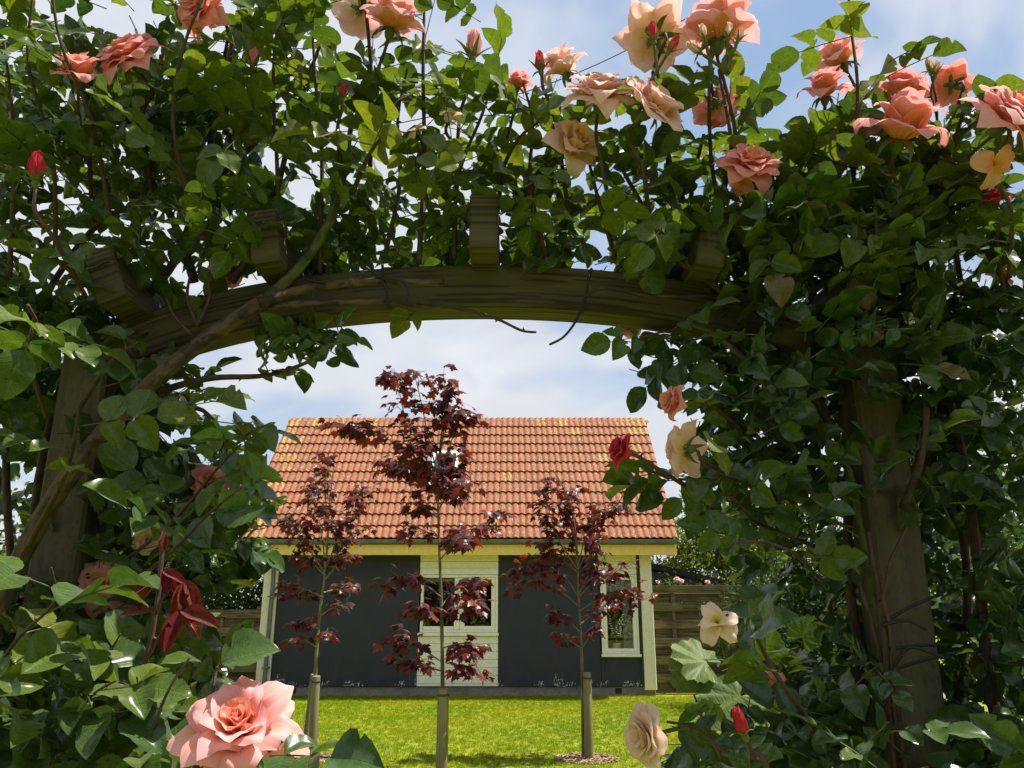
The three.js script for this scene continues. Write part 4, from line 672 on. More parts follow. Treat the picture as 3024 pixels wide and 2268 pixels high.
  flower(p, face, dia, form, palette, stemPts, o = {}) {
    const e = bloom(this.g, this.o, p, face, dia, form, palette, this.seed + 100 + 7 * (this.k++), o.label, o.whole), f = V(...face).normalize(), end = e.clone().add(this.o);
    if (stemPts) { const s = stemPts.map((q) => V(...q)), last = s[s.length - 1], bend = end.clone().addScaledVector(f, -Math.min(0.06, last.distanceTo(end) * 0.4)); this.stem([...s, bend, end], o.r0 ?? 0.0042, o.r1 ?? 0.0026, { tone: 0.62, mat: o.mat ?? 'brown', size: o.size ?? 0.05, a: o.a ?? 0.1, b: o.b ?? 0.86, step: o.step ?? 0.05, pairs: 2, light: o.light, wild: o.wild }); }
    else { const b = end.clone().addScaledVector(f, -0.05); this.cane([b, end], 0.0028, 0.0024, 'green', 'stem', false); }
  }
  // leaves that show largest become parts, the others one mass
  finish() {
    const cp = camera.position; this.leaves = this.leaves.filter((l) => !BLOOMS.some((b) => { if (b.behind) return false; const to = b.p.clone().sub(cp), D = to.length(); to.divideScalar(D); const v = l.p.clone().sub(cp), k = v.dot(to); return k < D + b.r * 0.3 && k > D - 0.5 && v.addScaledVector(to, -k).length() < b.r * 0.8 + l.s * 0.2; }));
    for (const l of this.leaves) l.stalk.used++; for (const k of this.stalkList) if (k.used > 1) this.stalks.add(tube(k.p, 0.0011, 0.0008, 3, 2));
    const W = 256, H = 192, z = new Float32Array(W * H).fill(1e9), who = new Int32Array(W * H).fill(-1), v = V(0, 0, 0), cam = camera.position, k = H / 2 / Math.tan(26.4 * d2r);
    this.leaves.forEach((l, i) => { v.copy(l.p).applyMatrix4(camera.matrixWorldInverse); const d = -v.z; l.d = d; l.count = 0; if (d < 0.15) return; const x = W / 2 + v.x / d * k, y = H / 2 - v.y / d * k, look = l.p.clone().sub(cam).normalize(), face = Math.max(0.2, Math.abs(look.dot(l.n))), r = l.s * 0.36 / d * k * Math.sqrt(face); for (let b = Math.floor(y - r); b <= y + r; b++) for (let a = Math.floor(x - r); a <= x + r; a++) if (a >= 0 && b >= 0 && a < W && b < H && (a - x) ** 2 + (b - y) ** 2 <= r * r && d < z[b * W + a]) { z[b * W + a] = d; who[b * W + a] = i; } });
    for (const i of who) if (i >= 0) this.leaves[i].count++;
    const order = this.leaves.map((l, i) => i).sort((a, b) => this.leaves[b].count - this.leaves[a].count), one = new Set(order.slice(0, 300)), heaps = LEAFC.map(() => new Heap());
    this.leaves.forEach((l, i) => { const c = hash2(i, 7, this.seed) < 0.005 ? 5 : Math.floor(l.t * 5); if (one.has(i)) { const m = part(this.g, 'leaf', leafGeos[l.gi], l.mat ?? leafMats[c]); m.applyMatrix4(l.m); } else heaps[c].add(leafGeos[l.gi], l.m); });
    const ks = heaps.map((h, i) => i).filter((i) => heaps[i].p.length); if (ks.length) part(this.g, 'leaves', mergeGeometries(ks.map((i) => heaps[i].geometry()), true), ks.map((i) => leafMats[i])).userData = { kind: 'stuff' };
    part(this.g, 'leaf_stalks', this.stalks.geometry(), caneMats.green).userData = { kind: 'stuff' };
  }
}


// ---------- climbing rose on the post by the shrubs (over the near half of the arch) ----------
{
  const r = new Rose('climbing_rose', 'climbing rose with a thick slanting cane, trained up the arch post by the drainpipe side', [-0.80, 0, -1.28], 4001);
  // canes
  r.cane([[-0.86, 0, -1.22], [-0.84, 1.0, -1.16], [-0.705, 1.574, -1.12], [-0.672, 1.671, -1.12], [-0.609, 1.783, -1.12], [-0.541, 1.868, -1.12], [-0.456, 1.953, -1.13], [-0.388, 2.008, -1.14]], 0.016, 0.0125, 'old');
  r.cane([[-0.388, 2.008, -1.14], [-0.347, 2.063, -1.15], [-0.307, 2.132, -1.15], [-0.285, 2.208, -1.15], [-0.271, 2.334, -1.14]], 0.010, 0.004, 'green');
  r.cane([[-0.395, 1.999, -1.13], [-0.345, 2.027, -1.15], [-0.273, 2.043, -1.155], [-0.191, 2.046, -1.155], [-0.109, 2.044, -1.157]], 0.009, 0.005, 'old');
  r.cane([[-0.471, 1.931, -1.12], [-0.425, 1.976, -1.14], [-0.358, 2.003, -1.15], [-0.284, 2.007, -1.15], [-0.205, 2.015, -1.16]], 0.008, 0.004, 'old');
  r.cane([[-0.78, 0, -1.3], [-0.76, 1.2, -1.3], [-0.798, 1.776, -1.3], [-0.762, 1.968, -1.28], [-0.689, 2.129, -1.25], [-0.629, 2.282, -1.2], [-0.614, 2.472, -1.15]], 0.013, 0.005, 'brown');
  r.cane([[-0.84, 0, -1.34], [-0.80, 1.3, -1.36], [-0.894, 1.866, -1.34], [-0.834, 2.098, -1.3], [-0.725, 2.21, -1.25], [-0.619, 2.21, -1.2], [-0.519, 2.234, -1.18], [-0.432, 2.311, -1.16]], 0.012, 0.004, 'brown');
  r.cane([[-0.622, 2.039, -1.22], [-0.577, 2.115, -1.22], [-0.542, 2.228, -1.2], [-0.518, 2.38, -1.18], [-0.489, 2.53, -1.15]], 0.008, 0.004, 'brown');
  r.cane([[-0.54, 2.072, -1.22], [-0.554, 2.123, -1.2], [-0.594, 2.201, -1.2], [-0.653, 2.297, -1.18]], 0.008, 0.004, 'brown');
  r.cane([[-0.473, 2.068, -1.21], [-0.43, 2.14, -1.2], [-0.403, 2.24, -1.19], [-0.376, 2.373, -1.17], [-0.333, 2.474, -1.13]], 0.007, 0.003, 'brown');
  for (const [a, b, c] of [[[-0.489, 1.964, -1.13], [-0.509, 2.01, -1.13], [-0.508, 2.05, -1.13]], [[-0.489, 1.96, -1.13], [-0.474, 2.007, -1.13], [-0.481, 2.046, -1.13]], [[-0.494, 1.945, -1.13], [-0.522, 1.976, -1.12], [-0.536, 2.003, -1.12]]]) r.cane([a, b, c], 0.0035, 0.002, 'red');
  // hanging branch under the beam
  r.stem([[-0.558, 1.861, -1.16], [-0.463, 1.889, -1.15], [-0.361, 1.896, -1.14], [-0.298, 1.918, -1.14], [-0.279, 1.953, -1.14]], 0.006, 0.002, { a: 0.45, step: 0.030, size: 0.034, tone: 0.4, light: [0.1, 0.6, 0.6], wild: 0.8 });
  r.stem([[-0.417, 1.998, -1.2], [-0.352, 1.986, -1.19], [-0.303, 1.955, -1.18], [-0.258, 1.959, -1.18]], 0.004, 0.0015, { a: 0.1, step: 0.028, size: 0.036, tone: 0.45, light: [0, 0.6, 0.6], wild: 0.8 });
  r.stem([[-0.205, 2.015, -1.16], [-0.153, 2, -1.16], [-0.108, 2.007, -1.16]], 0.003, 0.0015, { step: 0.05, size: 0.036, tone: 0.6 });
  r.cane([[-0.154, 2.015, -1.17], [-0.079, 2.004, -1.17], [-0.023, 1.987, -1.17], [0.018, 1.967, -1.17], [0.039, 1.965, -1.17]], 0.004, 0.0018, 'brown');
  // drooping shoots on the inner edge
  r.stem([[-0.548, 1.822, -1.15], [-0.465, 1.814, -1.12], [-0.405, 1.768, -1.1], [-0.37, 1.785, -1.08]], 0.0045, 0.002, { step: 0.032, size: 0.05, tone: 0.55, light: [0.5, 0.5, 0.5] });
  r.stem([[-0.548, 1.593, -1.1], [-0.455, 1.652, -1.06], [-0.391, 1.721, -1.02], [-0.356, 1.749, -1]], 0.0032, 0.0014, { a: 0.25, step: 0.04, size: 0.052, tone: 0.3, light: [0.3, 0.4, 0.7] });
  r.stem([[-0.546, 1.538, -1.05], [-0.448, 1.596, -1.03], [-0.389, 1.658, -1], [-0.33, 1.695, -0.97]], 0.0032, 0.0014, { a: 0.15, step: 0.04, size: 0.054, tone: 0.25, light: [0.3, 0.4, 0.7] });
  r.stem([[-0.692, 1.814, -1.12], [-0.658, 1.876, -1], [-0.587, 1.88, -0.9], [-0.569, 1.885, -0.85]], 0.004, 0.002, { a: 0.5, step: 0.03, size: 0.062, tone: 0.6, light: [0.5, 0.6, 0.5], wild: 0.3 });
  r.stem([[-0.675, 1.624, -1.1], [-0.578, 1.724, -1], [-0.548, 1.786, -0.95]], 0.004, 0.002, { a: 0.5, step: 0.04, size: 0.055, tone: 0.6, light: [0.5, 0.6, 0.5], wild: 0.4 });
  r.stem([[-0.651, 1.814, -1.12], [-0.586, 1.888, -1.08], [-0.534, 1.907, -1.05]], 0.004, 0.002, { step: 0.04, size: 0.05, tone: 0.45, light: [0.4, 0.5, 0.6] });
  // leafy masses
  const top = [[-1.053, 2.719, -1.2], [-0.516, 2.719, -1.2], [-0.353, 2.655, -1.2], [-0.311, 2.522, -1.2], [-0.174, 2.502, -1.2], [-0.081, 2.462, -1.2], [-0.021, 2.375, -1.2], [-0.036, 2.106, -1.2], [-0.27, 2.106, -1.2], [-0.486, 2.072, -1.2], [-0.619, 2.023, -1.2], [-0.909, 1.974, -1.2]];
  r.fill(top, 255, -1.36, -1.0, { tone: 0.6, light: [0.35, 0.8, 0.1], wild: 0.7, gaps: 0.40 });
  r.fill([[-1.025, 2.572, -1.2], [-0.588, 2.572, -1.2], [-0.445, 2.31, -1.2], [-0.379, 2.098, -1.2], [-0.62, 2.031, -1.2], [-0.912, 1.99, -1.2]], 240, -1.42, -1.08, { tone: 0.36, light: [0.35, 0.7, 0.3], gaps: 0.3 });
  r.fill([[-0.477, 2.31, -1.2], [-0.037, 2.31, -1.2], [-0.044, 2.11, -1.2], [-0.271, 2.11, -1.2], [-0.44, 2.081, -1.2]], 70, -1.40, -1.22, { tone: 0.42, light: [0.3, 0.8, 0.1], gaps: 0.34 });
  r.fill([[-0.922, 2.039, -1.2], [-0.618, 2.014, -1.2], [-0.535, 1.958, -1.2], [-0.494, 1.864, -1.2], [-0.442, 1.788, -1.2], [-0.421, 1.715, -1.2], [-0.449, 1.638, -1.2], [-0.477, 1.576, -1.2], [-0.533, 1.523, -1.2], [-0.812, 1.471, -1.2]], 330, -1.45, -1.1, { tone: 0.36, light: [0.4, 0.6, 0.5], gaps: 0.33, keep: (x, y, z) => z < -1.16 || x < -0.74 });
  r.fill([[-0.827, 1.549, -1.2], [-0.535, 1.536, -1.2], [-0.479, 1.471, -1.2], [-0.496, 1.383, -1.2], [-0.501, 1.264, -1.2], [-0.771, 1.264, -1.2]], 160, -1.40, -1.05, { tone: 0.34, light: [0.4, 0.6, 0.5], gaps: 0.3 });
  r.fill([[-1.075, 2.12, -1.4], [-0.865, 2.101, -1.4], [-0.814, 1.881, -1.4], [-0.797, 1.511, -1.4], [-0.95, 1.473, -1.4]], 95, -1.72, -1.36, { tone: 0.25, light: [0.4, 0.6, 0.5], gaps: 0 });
  r.fill([[-0.432, 1.998, -1.2], [-0.31, 1.998, -1.2], [-0.262, 1.958, -1.2], [-0.312, 1.918, -1.2], [-0.412, 1.942, -1.2]], 10, -1.24, -1.14, { size: 0.038, tone: 0.35, light: [0.1, 0.6, 0.6], gaps: 0 });
  // one big glossy leaf catching the sun
  r.leaf(r.rel([-0.557, 1.892, -0.86]), V(-0.05, -0.9, 0.25), V(0.62, 0.42, 0.62), 0.064, 0.45, 0);
  // flowers and buds
  r.flower([-0.501, 2.465, -1.02], [-0.35, -0.15, 0.9], 0.094, 'open', 'coral', [[-0.473, 2.278, -1.15], [-0.511, 2.454, -1.14]]);
  r.flower([-0.602, 2.378, -1.02], [-0.35, 0.55, 0.75], 0.114, 'open', 'coral', [[-0.595, 2.191, -1.15], [-0.607, 2.338, -1.12]], { label: 'large open coral bloom with its stem crossing in front' });
  r.flower([-0.659, 2.323, -1], [0.12, 0.8, 0.55], 0.07, 'half', 'coral', [[-0.688, 2.149, -1.15], [-0.699, 2.272, -1.1]]);
  r.flower([-0.434, 2.426, -1.1], [0, 1, 0.1], 0.036, 'bud', 'coral', [[-0.455, 2.252, -1.15], [-0.439, 2.356, -1.12]], { whole: true, size: 0.045 });
  r.flower([-0.679, 2.144, -0.98], [-0.05, 1, 0.15], 0.044, 'bud', 'red', [[-0.651, 1.998, -1.1], [-0.652, 2.042, -1]], { mat: 'red', b: 0.5, label: 'plump red bud with turned back sepals' });
  r.flower([-0.268, 2.559, -1.15], [-0.2, 0.15, -0.9], 0.099, 'blown', 'pale', [[-0.244, 2.27, -1.18], [-0.258, 2.43, -1.17]]);
  r.flower([-0.198, 2.49, -1.08], [0.25, 0.9, 0.25], 0.091, 'half', 'pink', [[-0.225, 2.272, -1.14], [-0.22, 2.41, -1.12]], { label: 'cupped pink bloom seen from its side at the top' });
  r.flower([-0.067, 2.466, -1.12], [0.05, 1, 0.1], 0.054, 'bud', 'pink', [[-0.095, 2.211, -1.17], [-0.079, 2.352, -1.14]], { whole: true });
  r.flower([0.011, 2.417, -1.15], [0.15, 0.9, 0.3], 0.045, 'half', 'coral', [[-0.025, 2.193, -1.2], [-0.001, 2.325, -1.18]], { whole: true });
  r.flower([-0.097, 2.337, -1.12], [0.4, 0.5, 0.6], 0.043, 'tatter', 'spent', [[-0.113, 2.197, -1.16], [-0.105, 2.281, -1.14]], { whole: true });
  r.flower([-0.161, 2.293, -1.1], [-0.4, 0.5, 0.6], 0.039, 'tatter', 'spent', [[-0.134, 2.166, -1.15], [-0.145, 2.242, -1.12]], { whole: true });
  r.flower([-0.63, 1.575, -1.22], [0.2, 0.2, 1], 0.092, 'open', 'pink', null, { label: 'pale pink bloom half hidden in the shade of the leaves' });
  r.flower([-0.475, 1.727, -1.21], [0.4, 0.35, 0.6], 0.062, 'half', 'coral', [[-0.551, 1.666, -1.2], [-0.496, 1.692, -1.18]], { whole: true });
  r.flower([-0.565, 1.641, -1.22], [0.3, -0.2, 0.6], 0.05, 'blown', 'pale', null, { whole: true });
  r.flower([-0.539, 2.152, -1.35], [-0.2, 0.2, -0.9], 0.07, 'blown', 'coral', null, { whole: true });
  r.flower([-0.56, 2.194, -1.3], [0.2, 0.6, 0.2], 0.051, 'blown', 'coral', null, { whole: true });
  r.flower([-0.267, 2.322, -1.05], [0, 1, 0.05], 0.026, 'bud', 'red', [[-0.265, 2.163, -1.1], [-0.27, 2.269, -1.07]], { whole: true, b: 0.4 });
  // tall stems through the top
  for (const [pts, tone] of [[[[-0.153, 2.084, -1.17], [-0.151, 2.252, -1.15], [-0.151, 2.42, -1.12], [-0.148, 2.583, -1.08]], 0.7], [[[-0.318, 2.072, -1.18], [-0.329, 2.278, -1.15], [-0.328, 2.395, -1.1], [-0.337, 2.545, -1.07]], 0.66], [[[-0.393, 2.072, -1.2], [-0.384, 2.234, -1.15], [-0.398, 2.404, -1.1], [-0.381, 2.526, -1.06]], 0.6], [[[-0.216, 2.106, -1.2], [-0.201, 2.229, -1.17], [-0.195, 2.35, -1.15], [-0.178, 2.42, -1.12]], 0.74], [[[-0.098, 2.106, -1.2], [-0.083, 2.246, -1.17], [-0.052, 2.35, -1.15], [-0.029, 2.426, -1.14]], 0.76], [[[-0.719, 2.069, -1.12], [-0.72, 2.215, -1.05], [-0.722, 2.327, -0.98], [-0.704, 2.399, -0.94]], 0.5], [[[-0.629, 2.123, -1.1], [-0.628, 2.252, -1.02], [-0.658, 2.335, -0.95], [-0.666, 2.406, -0.92]], 0.46], [[[-0.772, 2.029, -1.1], [-0.749, 2.22, -1.02], [-0.763, 2.36, -0.98]], 0.5], [[[-0.507, 2.133, -1.12], [-0.529, 2.279, -1.06], [-0.501, 2.376, -1], [-0.467, 2.461, -0.98]], 0.55], [[[-0.036, 2.208, -1.18], [0.011, 2.305, -1.15], [0.073, 2.338, -1.12]], 0.75], [[[-0.254, 2.172, -1.1], [-0.218, 2.215, -1.05], [-0.192, 2.228, -1.02]], 0.8]]) r.stem(pts, 0.0045, 0.002, { tone, step: 0.046, size: 0.054, light: [0.35, 0.8, 0.05], wild: 0.6 });
  r.finish();
}

// ---------- climbing rose on the other post ----------
{
  const r = new Rose('climbing_rose', 'climbing rose with clustered pale pink blooms over the arch post that shows bare wood', [0.72, 0, -1.30], 5001);
  r.cane([[0.52, 0, -1.3], [0.53, 1.1, -1.29], [0.555, 1.429, -1.24], [0.554, 1.549, -1.22], [0.543, 1.653, -1.22], [0.524, 1.752, -1.2], [0.429, 1.852, -1.17], [0.33, 1.945, -1.15], [0.274, 1.979, -1.15]], 0.009, 0.0045, 'green');
  r.cane([[0.56, 0, -1.27], [0.545, 1.15, -1.22], [0.529, 1.461, -1.16], [0.536, 1.53, -1.16], [0.529, 1.588, -1.16], [0.531, 1.649, -1.17]], 0.007, 0.004, 'red');
  r.cane([[0.57, 0, -1.25], [0.555, 1.2, -1.2], [0.535, 1.468, -1.15], [0.539, 1.524, -1.15], [0.532, 1.569, -1.15], [0.58, 1.654, -1.15]], 0.006, 0.003, 'red');
  r.cane([[0.55, 0, -1.24], [0.55, 1.2, -1.21], [0.528, 1.467, -1.17], [0.519, 1.53, -1.17], [0.51, 1.589, -1.18], [0.49, 1.638, -1.2]], 0.006, 0.003, 'brown');
  r.cane([[0.50, 0, -1.32], [0.50, 1.2, -1.3], [0.545, 1.459, -1.28], [0.535, 1.564, -1.27], [0.54, 1.671, -1.26], [0.554, 1.768, -1.25]], 0.009, 0.007, 'brown');
  r.cane([[0.72, 0, -1.2], [0.72, 1.2, -1.2], [0.705, 1.418, -1.22], [0.717, 1.618, -1.22], [0.715, 1.838, -1.22], [0.672, 2.031, -1.2], [0.601, 2.185, -1.17]], 0.012, 0.006, 'brown');
  r.cane([[0.70, 0, -1.35], [0.70, 1.3, -1.35], [0.76, 1.549, -1.34], [0.761, 1.78, -1.32], [0.736, 1.968, -1.28], [0.641, 2.125, -1.24], [0.516, 2.228, -1.2]], 0.012, 0.005, 'brown');
  r.cane([[0.554, 1.768, -1.25], [0.475, 1.914, -1.24], [0.383, 1.968, -1.23], [0.267, 2.005, -1.22]], 0.007, 0.004, 'brown');
  r.cane([[0.582, 1.682, -1.16], [0.615, 1.757, -1.15], [0.636, 1.851, -1.15], [0.632, 1.925, -1.15]], 0.006, 0.004, 'brown');
  r.cane([[0.37, 2.011, -1.17], [0.311, 2.055, -1.16], [0.251, 2.099, -1.15], [0.208, 2.186, -1.14], [0.171, 2.257, -1.13]], 0.006, 0.003, 'brown');
  r.cane([[0.334, 2.039, -1.2], [0.297, 2.13, -1.18], [0.307, 2.24, -1.16], [0.323, 2.307, -1.14]], 0.006, 0.003, 'brown');
  r.cane([[0.347, 2.035, -1.19], [0.247, 2.019, -1.15], [0.166, 2.029, -1.155], [0.13, 2.043, -1.155]], 0.003, 0.002, 'brown');
  // edge shoots hanging into the opening
  r.stem([[0.339, 1.967, -1.18], [0.277, 1.963, -1.17], [0.231, 1.96, -1.16], [0.195, 1.945, -1.15]], 0.003, 0.0015, { step: 0.035, size: 0.05, tone: 0.4, light: [-0.2, 0.5, 0.6] });
  r.stem([[0.43, 1.856, -1.17], [0.352, 1.858, -1.15], [0.303, 1.838, -1.13], [0.272, 1.829, -1.12]], 0.003, 0.0015, { step: 0.035, size: 0.05, tone: 0.35, light: [-0.2, 0.5, 0.6] });
  r.stem([[0.487, 1.685, -1.18], [0.374, 1.741, -1.14], [0.276, 1.716, -1.11], [0.221, 1.721, -1.1], [0.188, 1.735, -1.1]], 0.004, 0.0018, { a: 0.2, step: 0.038, size: 0.05, tone: 0.33, light: [-0.2, 0.5, 0.6] });
  r.stem([[0.453, 1.629, -1.18], [0.361, 1.667, -1.14], [0.31, 1.698, -1.12], [0.277, 1.675, -1.1]], 0.0035, 0.0014, { step: 0.042, size: 0.048, tone: 0.3, light: [-0.2, 0.4, 0.7] });
  r.stem([[0.449, 1.575, -1.15], [0.37, 1.618, -1.1], [0.314, 1.629, -1.08], [0.285, 1.616, -1.07]], 0.003, 0.0014, { step: 0.06, size: 0.05, tone: 0.28, light: [-0.2, 0.4, 0.7] });
  r.stem([[0.389, 1.383, -1.05], [0.329, 1.474, -1], [0.28, 1.528, -0.97], [0.255, 1.534, -0.96]], 0.004, 0.002, { a: 0.3, step: 0.045, size: 0.05, tone: 0.2, light: [-0.2, 0.7, 0.3] });
  r.stem([[0.292, 1.371, -1], [0.245, 1.394, -0.98], [0.211, 1.41, -0.97], [0.178, 1.417, -0.96]], 0.003, 0.0016, { a: 0.1, b: 0.6, step: 0.05, size: 0.04, tone: 0.3, light: [-0.2, 0.7, 0.3] });
  r.stem([[0.248, 1.371, -1], [0.225, 1.414, -0.98], [0.213, 1.445, -0.97]], 0.0025, 0.0012, { step: 0.05, size: 0.045, tone: 0.3, light: [-0.2, 0.8, 0.3] });
  const bare = (x, y, z) => !(z > -1.25 && x > 0.50 && x < 0.67 && y < 1.70 && y > 1.40);
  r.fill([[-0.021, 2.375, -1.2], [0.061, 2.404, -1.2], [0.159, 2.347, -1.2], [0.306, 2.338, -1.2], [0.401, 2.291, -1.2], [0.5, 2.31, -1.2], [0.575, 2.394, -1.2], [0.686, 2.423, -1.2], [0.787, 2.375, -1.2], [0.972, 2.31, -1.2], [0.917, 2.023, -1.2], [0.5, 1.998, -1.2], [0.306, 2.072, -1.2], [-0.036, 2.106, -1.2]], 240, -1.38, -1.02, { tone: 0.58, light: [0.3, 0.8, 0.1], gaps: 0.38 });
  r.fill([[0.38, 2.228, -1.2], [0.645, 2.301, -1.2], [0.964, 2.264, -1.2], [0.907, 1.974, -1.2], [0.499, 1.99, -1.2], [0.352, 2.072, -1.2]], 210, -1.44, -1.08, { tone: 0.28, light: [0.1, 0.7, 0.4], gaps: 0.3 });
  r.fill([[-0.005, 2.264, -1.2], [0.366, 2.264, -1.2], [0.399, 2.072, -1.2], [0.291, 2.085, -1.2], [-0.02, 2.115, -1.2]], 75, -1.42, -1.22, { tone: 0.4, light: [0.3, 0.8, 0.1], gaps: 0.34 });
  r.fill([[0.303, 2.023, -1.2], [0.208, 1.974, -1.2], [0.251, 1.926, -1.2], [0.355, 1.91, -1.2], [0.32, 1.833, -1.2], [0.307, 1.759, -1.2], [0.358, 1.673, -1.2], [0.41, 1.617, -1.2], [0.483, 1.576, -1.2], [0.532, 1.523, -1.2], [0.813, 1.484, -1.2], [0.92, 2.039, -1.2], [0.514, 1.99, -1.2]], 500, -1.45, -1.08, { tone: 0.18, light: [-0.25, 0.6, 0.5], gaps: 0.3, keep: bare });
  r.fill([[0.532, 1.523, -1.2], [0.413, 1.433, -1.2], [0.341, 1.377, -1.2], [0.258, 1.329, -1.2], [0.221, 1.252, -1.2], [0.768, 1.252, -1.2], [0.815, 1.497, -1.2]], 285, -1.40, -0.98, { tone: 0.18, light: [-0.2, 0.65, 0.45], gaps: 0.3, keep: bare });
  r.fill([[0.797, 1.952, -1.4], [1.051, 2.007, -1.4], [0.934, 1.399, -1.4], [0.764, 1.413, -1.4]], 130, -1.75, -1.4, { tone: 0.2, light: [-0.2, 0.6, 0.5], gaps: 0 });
  // flowers
  r.flower([0.226, 2.437, -1.06], [-0.25, 0.55, -0.7], 0.116, 'open', 'pale', [[0.276, 2.149, -1.15], [0.242, 2.324, -1.1], [0.232, 2.389, -1.08]], { label: 'pale blown bloom seen from behind with red buds before it' });
  for (const [x, y, f, dd] of [[1408, 75, [-0.1, 1, 0.2], 38], [1452, 95, [0.5, 0.8, 0.2], 34], [1385, 118, [-0.3, 0.9, 0.3], 26]]) void [x, y, f, dd];
  r.flower([0.217, 2.392, -1], [-0.1, 1, 0.2], 0.031, 'bud', 'red', null, { whole: true }); r.flower([0.246, 2.37, -1], [0.5, 0.8, 0.2], 0.03, 'bud', 'red', null, { whole: true });
  r.flower([0.338, 2.455, -1.06], [0.05, 0.95, 0.15], 0.114, 'half', 'pink', [[0.376, 2.194, -1.14], [0.354, 2.324, -1.1], [0.342, 2.406, -1.08]], { label: 'upright salmon pink bloom with green buds at its foot' });
  for (const [p, f] of [[[0.295, 2.392, -1], [-0.2, 1, 0.2]], [[0.334, 2.395, -1], [0.1, 1, 0.2]], [[0.35, 2.387, -1], [0.4, 1, 0.1]], [[0.279, 2.364, -1], [-0.8, 0.5, 0.2]]]) r.flower(p, f, 0.024, 'bud', 'spent', null, { whole: true });
  r.flower([0.138, 2.327, -1.04], [0.05, 0.75, 0.62], 0.125, 'open', 'pale', [[0.167, 2.111, -1.14], [0.146, 2.226, -1.08]], { label: 'full pale pink bloom with yellow heart over the beam' });
  r.flower([0.085, 2.429, -1.12], [-0.4, 0.7, 0.3], 0.072, 'half', 'pale', [[0.097, 2.165, -1.18], [0.094, 2.323, -1.15]], { whole: true });
  r.flower([0.225, 2.286, -1.02], [0.55, 0.35, 0.6], 0.12, 'blown', 'pale', [[0.224, 2.09, -1.13], [0.212, 2.203, -1.07]], { label: 'wide blown pale bloom turned aside, yellow at the heart' });
  r.flower([0.348, 2.35, -1.14], [0.3, -0.2, -0.7], 0.088, 'open', 'coral', [[0.354, 2.165, -1.18], [0.349, 2.276, -1.16]]);
  r.flower([0.1, 2.262, -1.1], [0.35, 0.1, 0.6], 0.079, 'half', 'pale', null);
  r.flower([0.372, 2.209, -1.06], [0.05, 0.5, 0.85], 0.099, 'open', 'coral', [[0.405, 2.042, -1.13], [0.389, 2.131, -1.1]], { label: 'open salmon bloom with a glossy leaf lying across its lower edge' });
  r.flower([0.359, 2.174, -1.07], [-0.2, -0.5, 0.7], 0.05, 'tatter', 'coral', null, { whole: true });
  r.flower([0.568, 2.462, -1.14], [-0.3, 0.7, 0.1], 0.074, 'half', 'pink', [[0.585, 2.208, -1.18], [0.578, 2.357, -1.16]], { whole: true });
  r.flower([0.509, 2.356, -1.08], [-0.1, 0.8, 0.5], 0.072, 'half', 'coral', [[0.55, 2.152, -1.14], [0.532, 2.279, -1.11]]);
  r.flower([0.647, 2.37, -1.1], [0.2, 0.9, 0.3], 0.069, 'half', 'coral', [[0.657, 2.171, -1.16], [0.651, 2.292, -1.13]]);
  r.flower([0.593, 2.247, -1.02], [0.12, 0.75, 0.55], 0.111, 'half', 'coral', [[0.601, 2.069, -1.12], [0.599, 2.165, -1.06]], { label: 'large half open coral bloom with wide lower petals' });
  r.flower([0.737, 2.389, -1.12], [0.1, 0.5, -0.7], 0.075, 'open', 'coral', [[0.731, 2.182, -1.18], [0.734, 2.298, -1.14]], { whole: true });
  r.flower([0.738, 2.24, -0.98], [0.45, 0.45, 0.75], 0.139, 'open', 'pink', [[0.764, 2.029, -1.1], [0.738, 2.126, -1.02]], { label: 'very large pale pink bloom farthest out over the bare post' });
  r.flower([0.716, 2.166, -1], [0.3, -0.3, 0.6], 0.074, 'tatter', 'pink', null);
  r.flower([0.731, 2.137, -1.05], [-0.2, 0.9, 0.3], 0.038, 'half', 'red', [[0.765, 2.006, -1.12], [0.743, 2.081, -1.08]], { whole: true });
  r.flower([0.047, 2.417, -1.1], [-0.1, 1, 0.1], 0.036, 'bud', 'red', [[0.066, 2.211, -1.17], [0.056, 2.345, -1.13]], { whole: true, b: 0.5 });
  for (const [x, p, f] of [[0, [0.665, 2.372, -1.05], [-0.1, 1, 0.1]], [1, [0.675, 2.365, -1.05], [0.3, 1, 0.1]]]) { void x; r.flower(p, f, 0.026, 'bud', 'spent', [[0.696, 2.194, -1.14], [0.686, 2.315, -1.1]], { whole: true, b: 0.55, r0: 0.003, r1: 0.0016 }); }
  r.flower([0.233, 1.827, -1.08], [-0.85, 0.1, 0.25], 0.044, 'half', 'coral', [[0.344, 1.798, -1.14], [0.28, 1.82, -1.1]], { label: 'dark coral half open bloom pointing into the opening' });
  r.flower([0.152, 1.753, -1.06], [-0.75, 0.25, 0.3], 0.04, 'half', 'red', [[0.264, 1.704, -1.12], [0.198, 1.738, -1.08]], { label: 'coral red bud before the roof edge' });
  r.flower([0.243, 1.76, -1.1], [-0.5, 0.1, -0.65], 0.079, 'open', 'pale', [[0.371, 1.71, -1.16], [0.313, 1.748, -1.14], [0.258, 1.748, -1.08]], { label: 'peach bloom seen from behind beside the roof' });
  r.flower([0.242, 1.533, -0.96], [-0.2, 0.5, 0.4], 0.059, 'tatter', 'spent', null, { label: 'spent bloom with three limp petals before the fence' });
  r.flower([0.146, 1.402, -0.95], [-0.75, -0.1, 0.35], 0.067, 'blown', 'spent', null, { label: 'faded cream bloom hanging over the lawn' });
  r.flower([0.251, 1.421, -0.92], [-0.35, 0.9, 0.2], 0.032, 'bud', 'red', [[0.289, 1.333, -0.95], [0.267, 1.383, -0.93]], { mat: 'red', b: 0.35, label: 'pointed red bud with white lined sepals' });
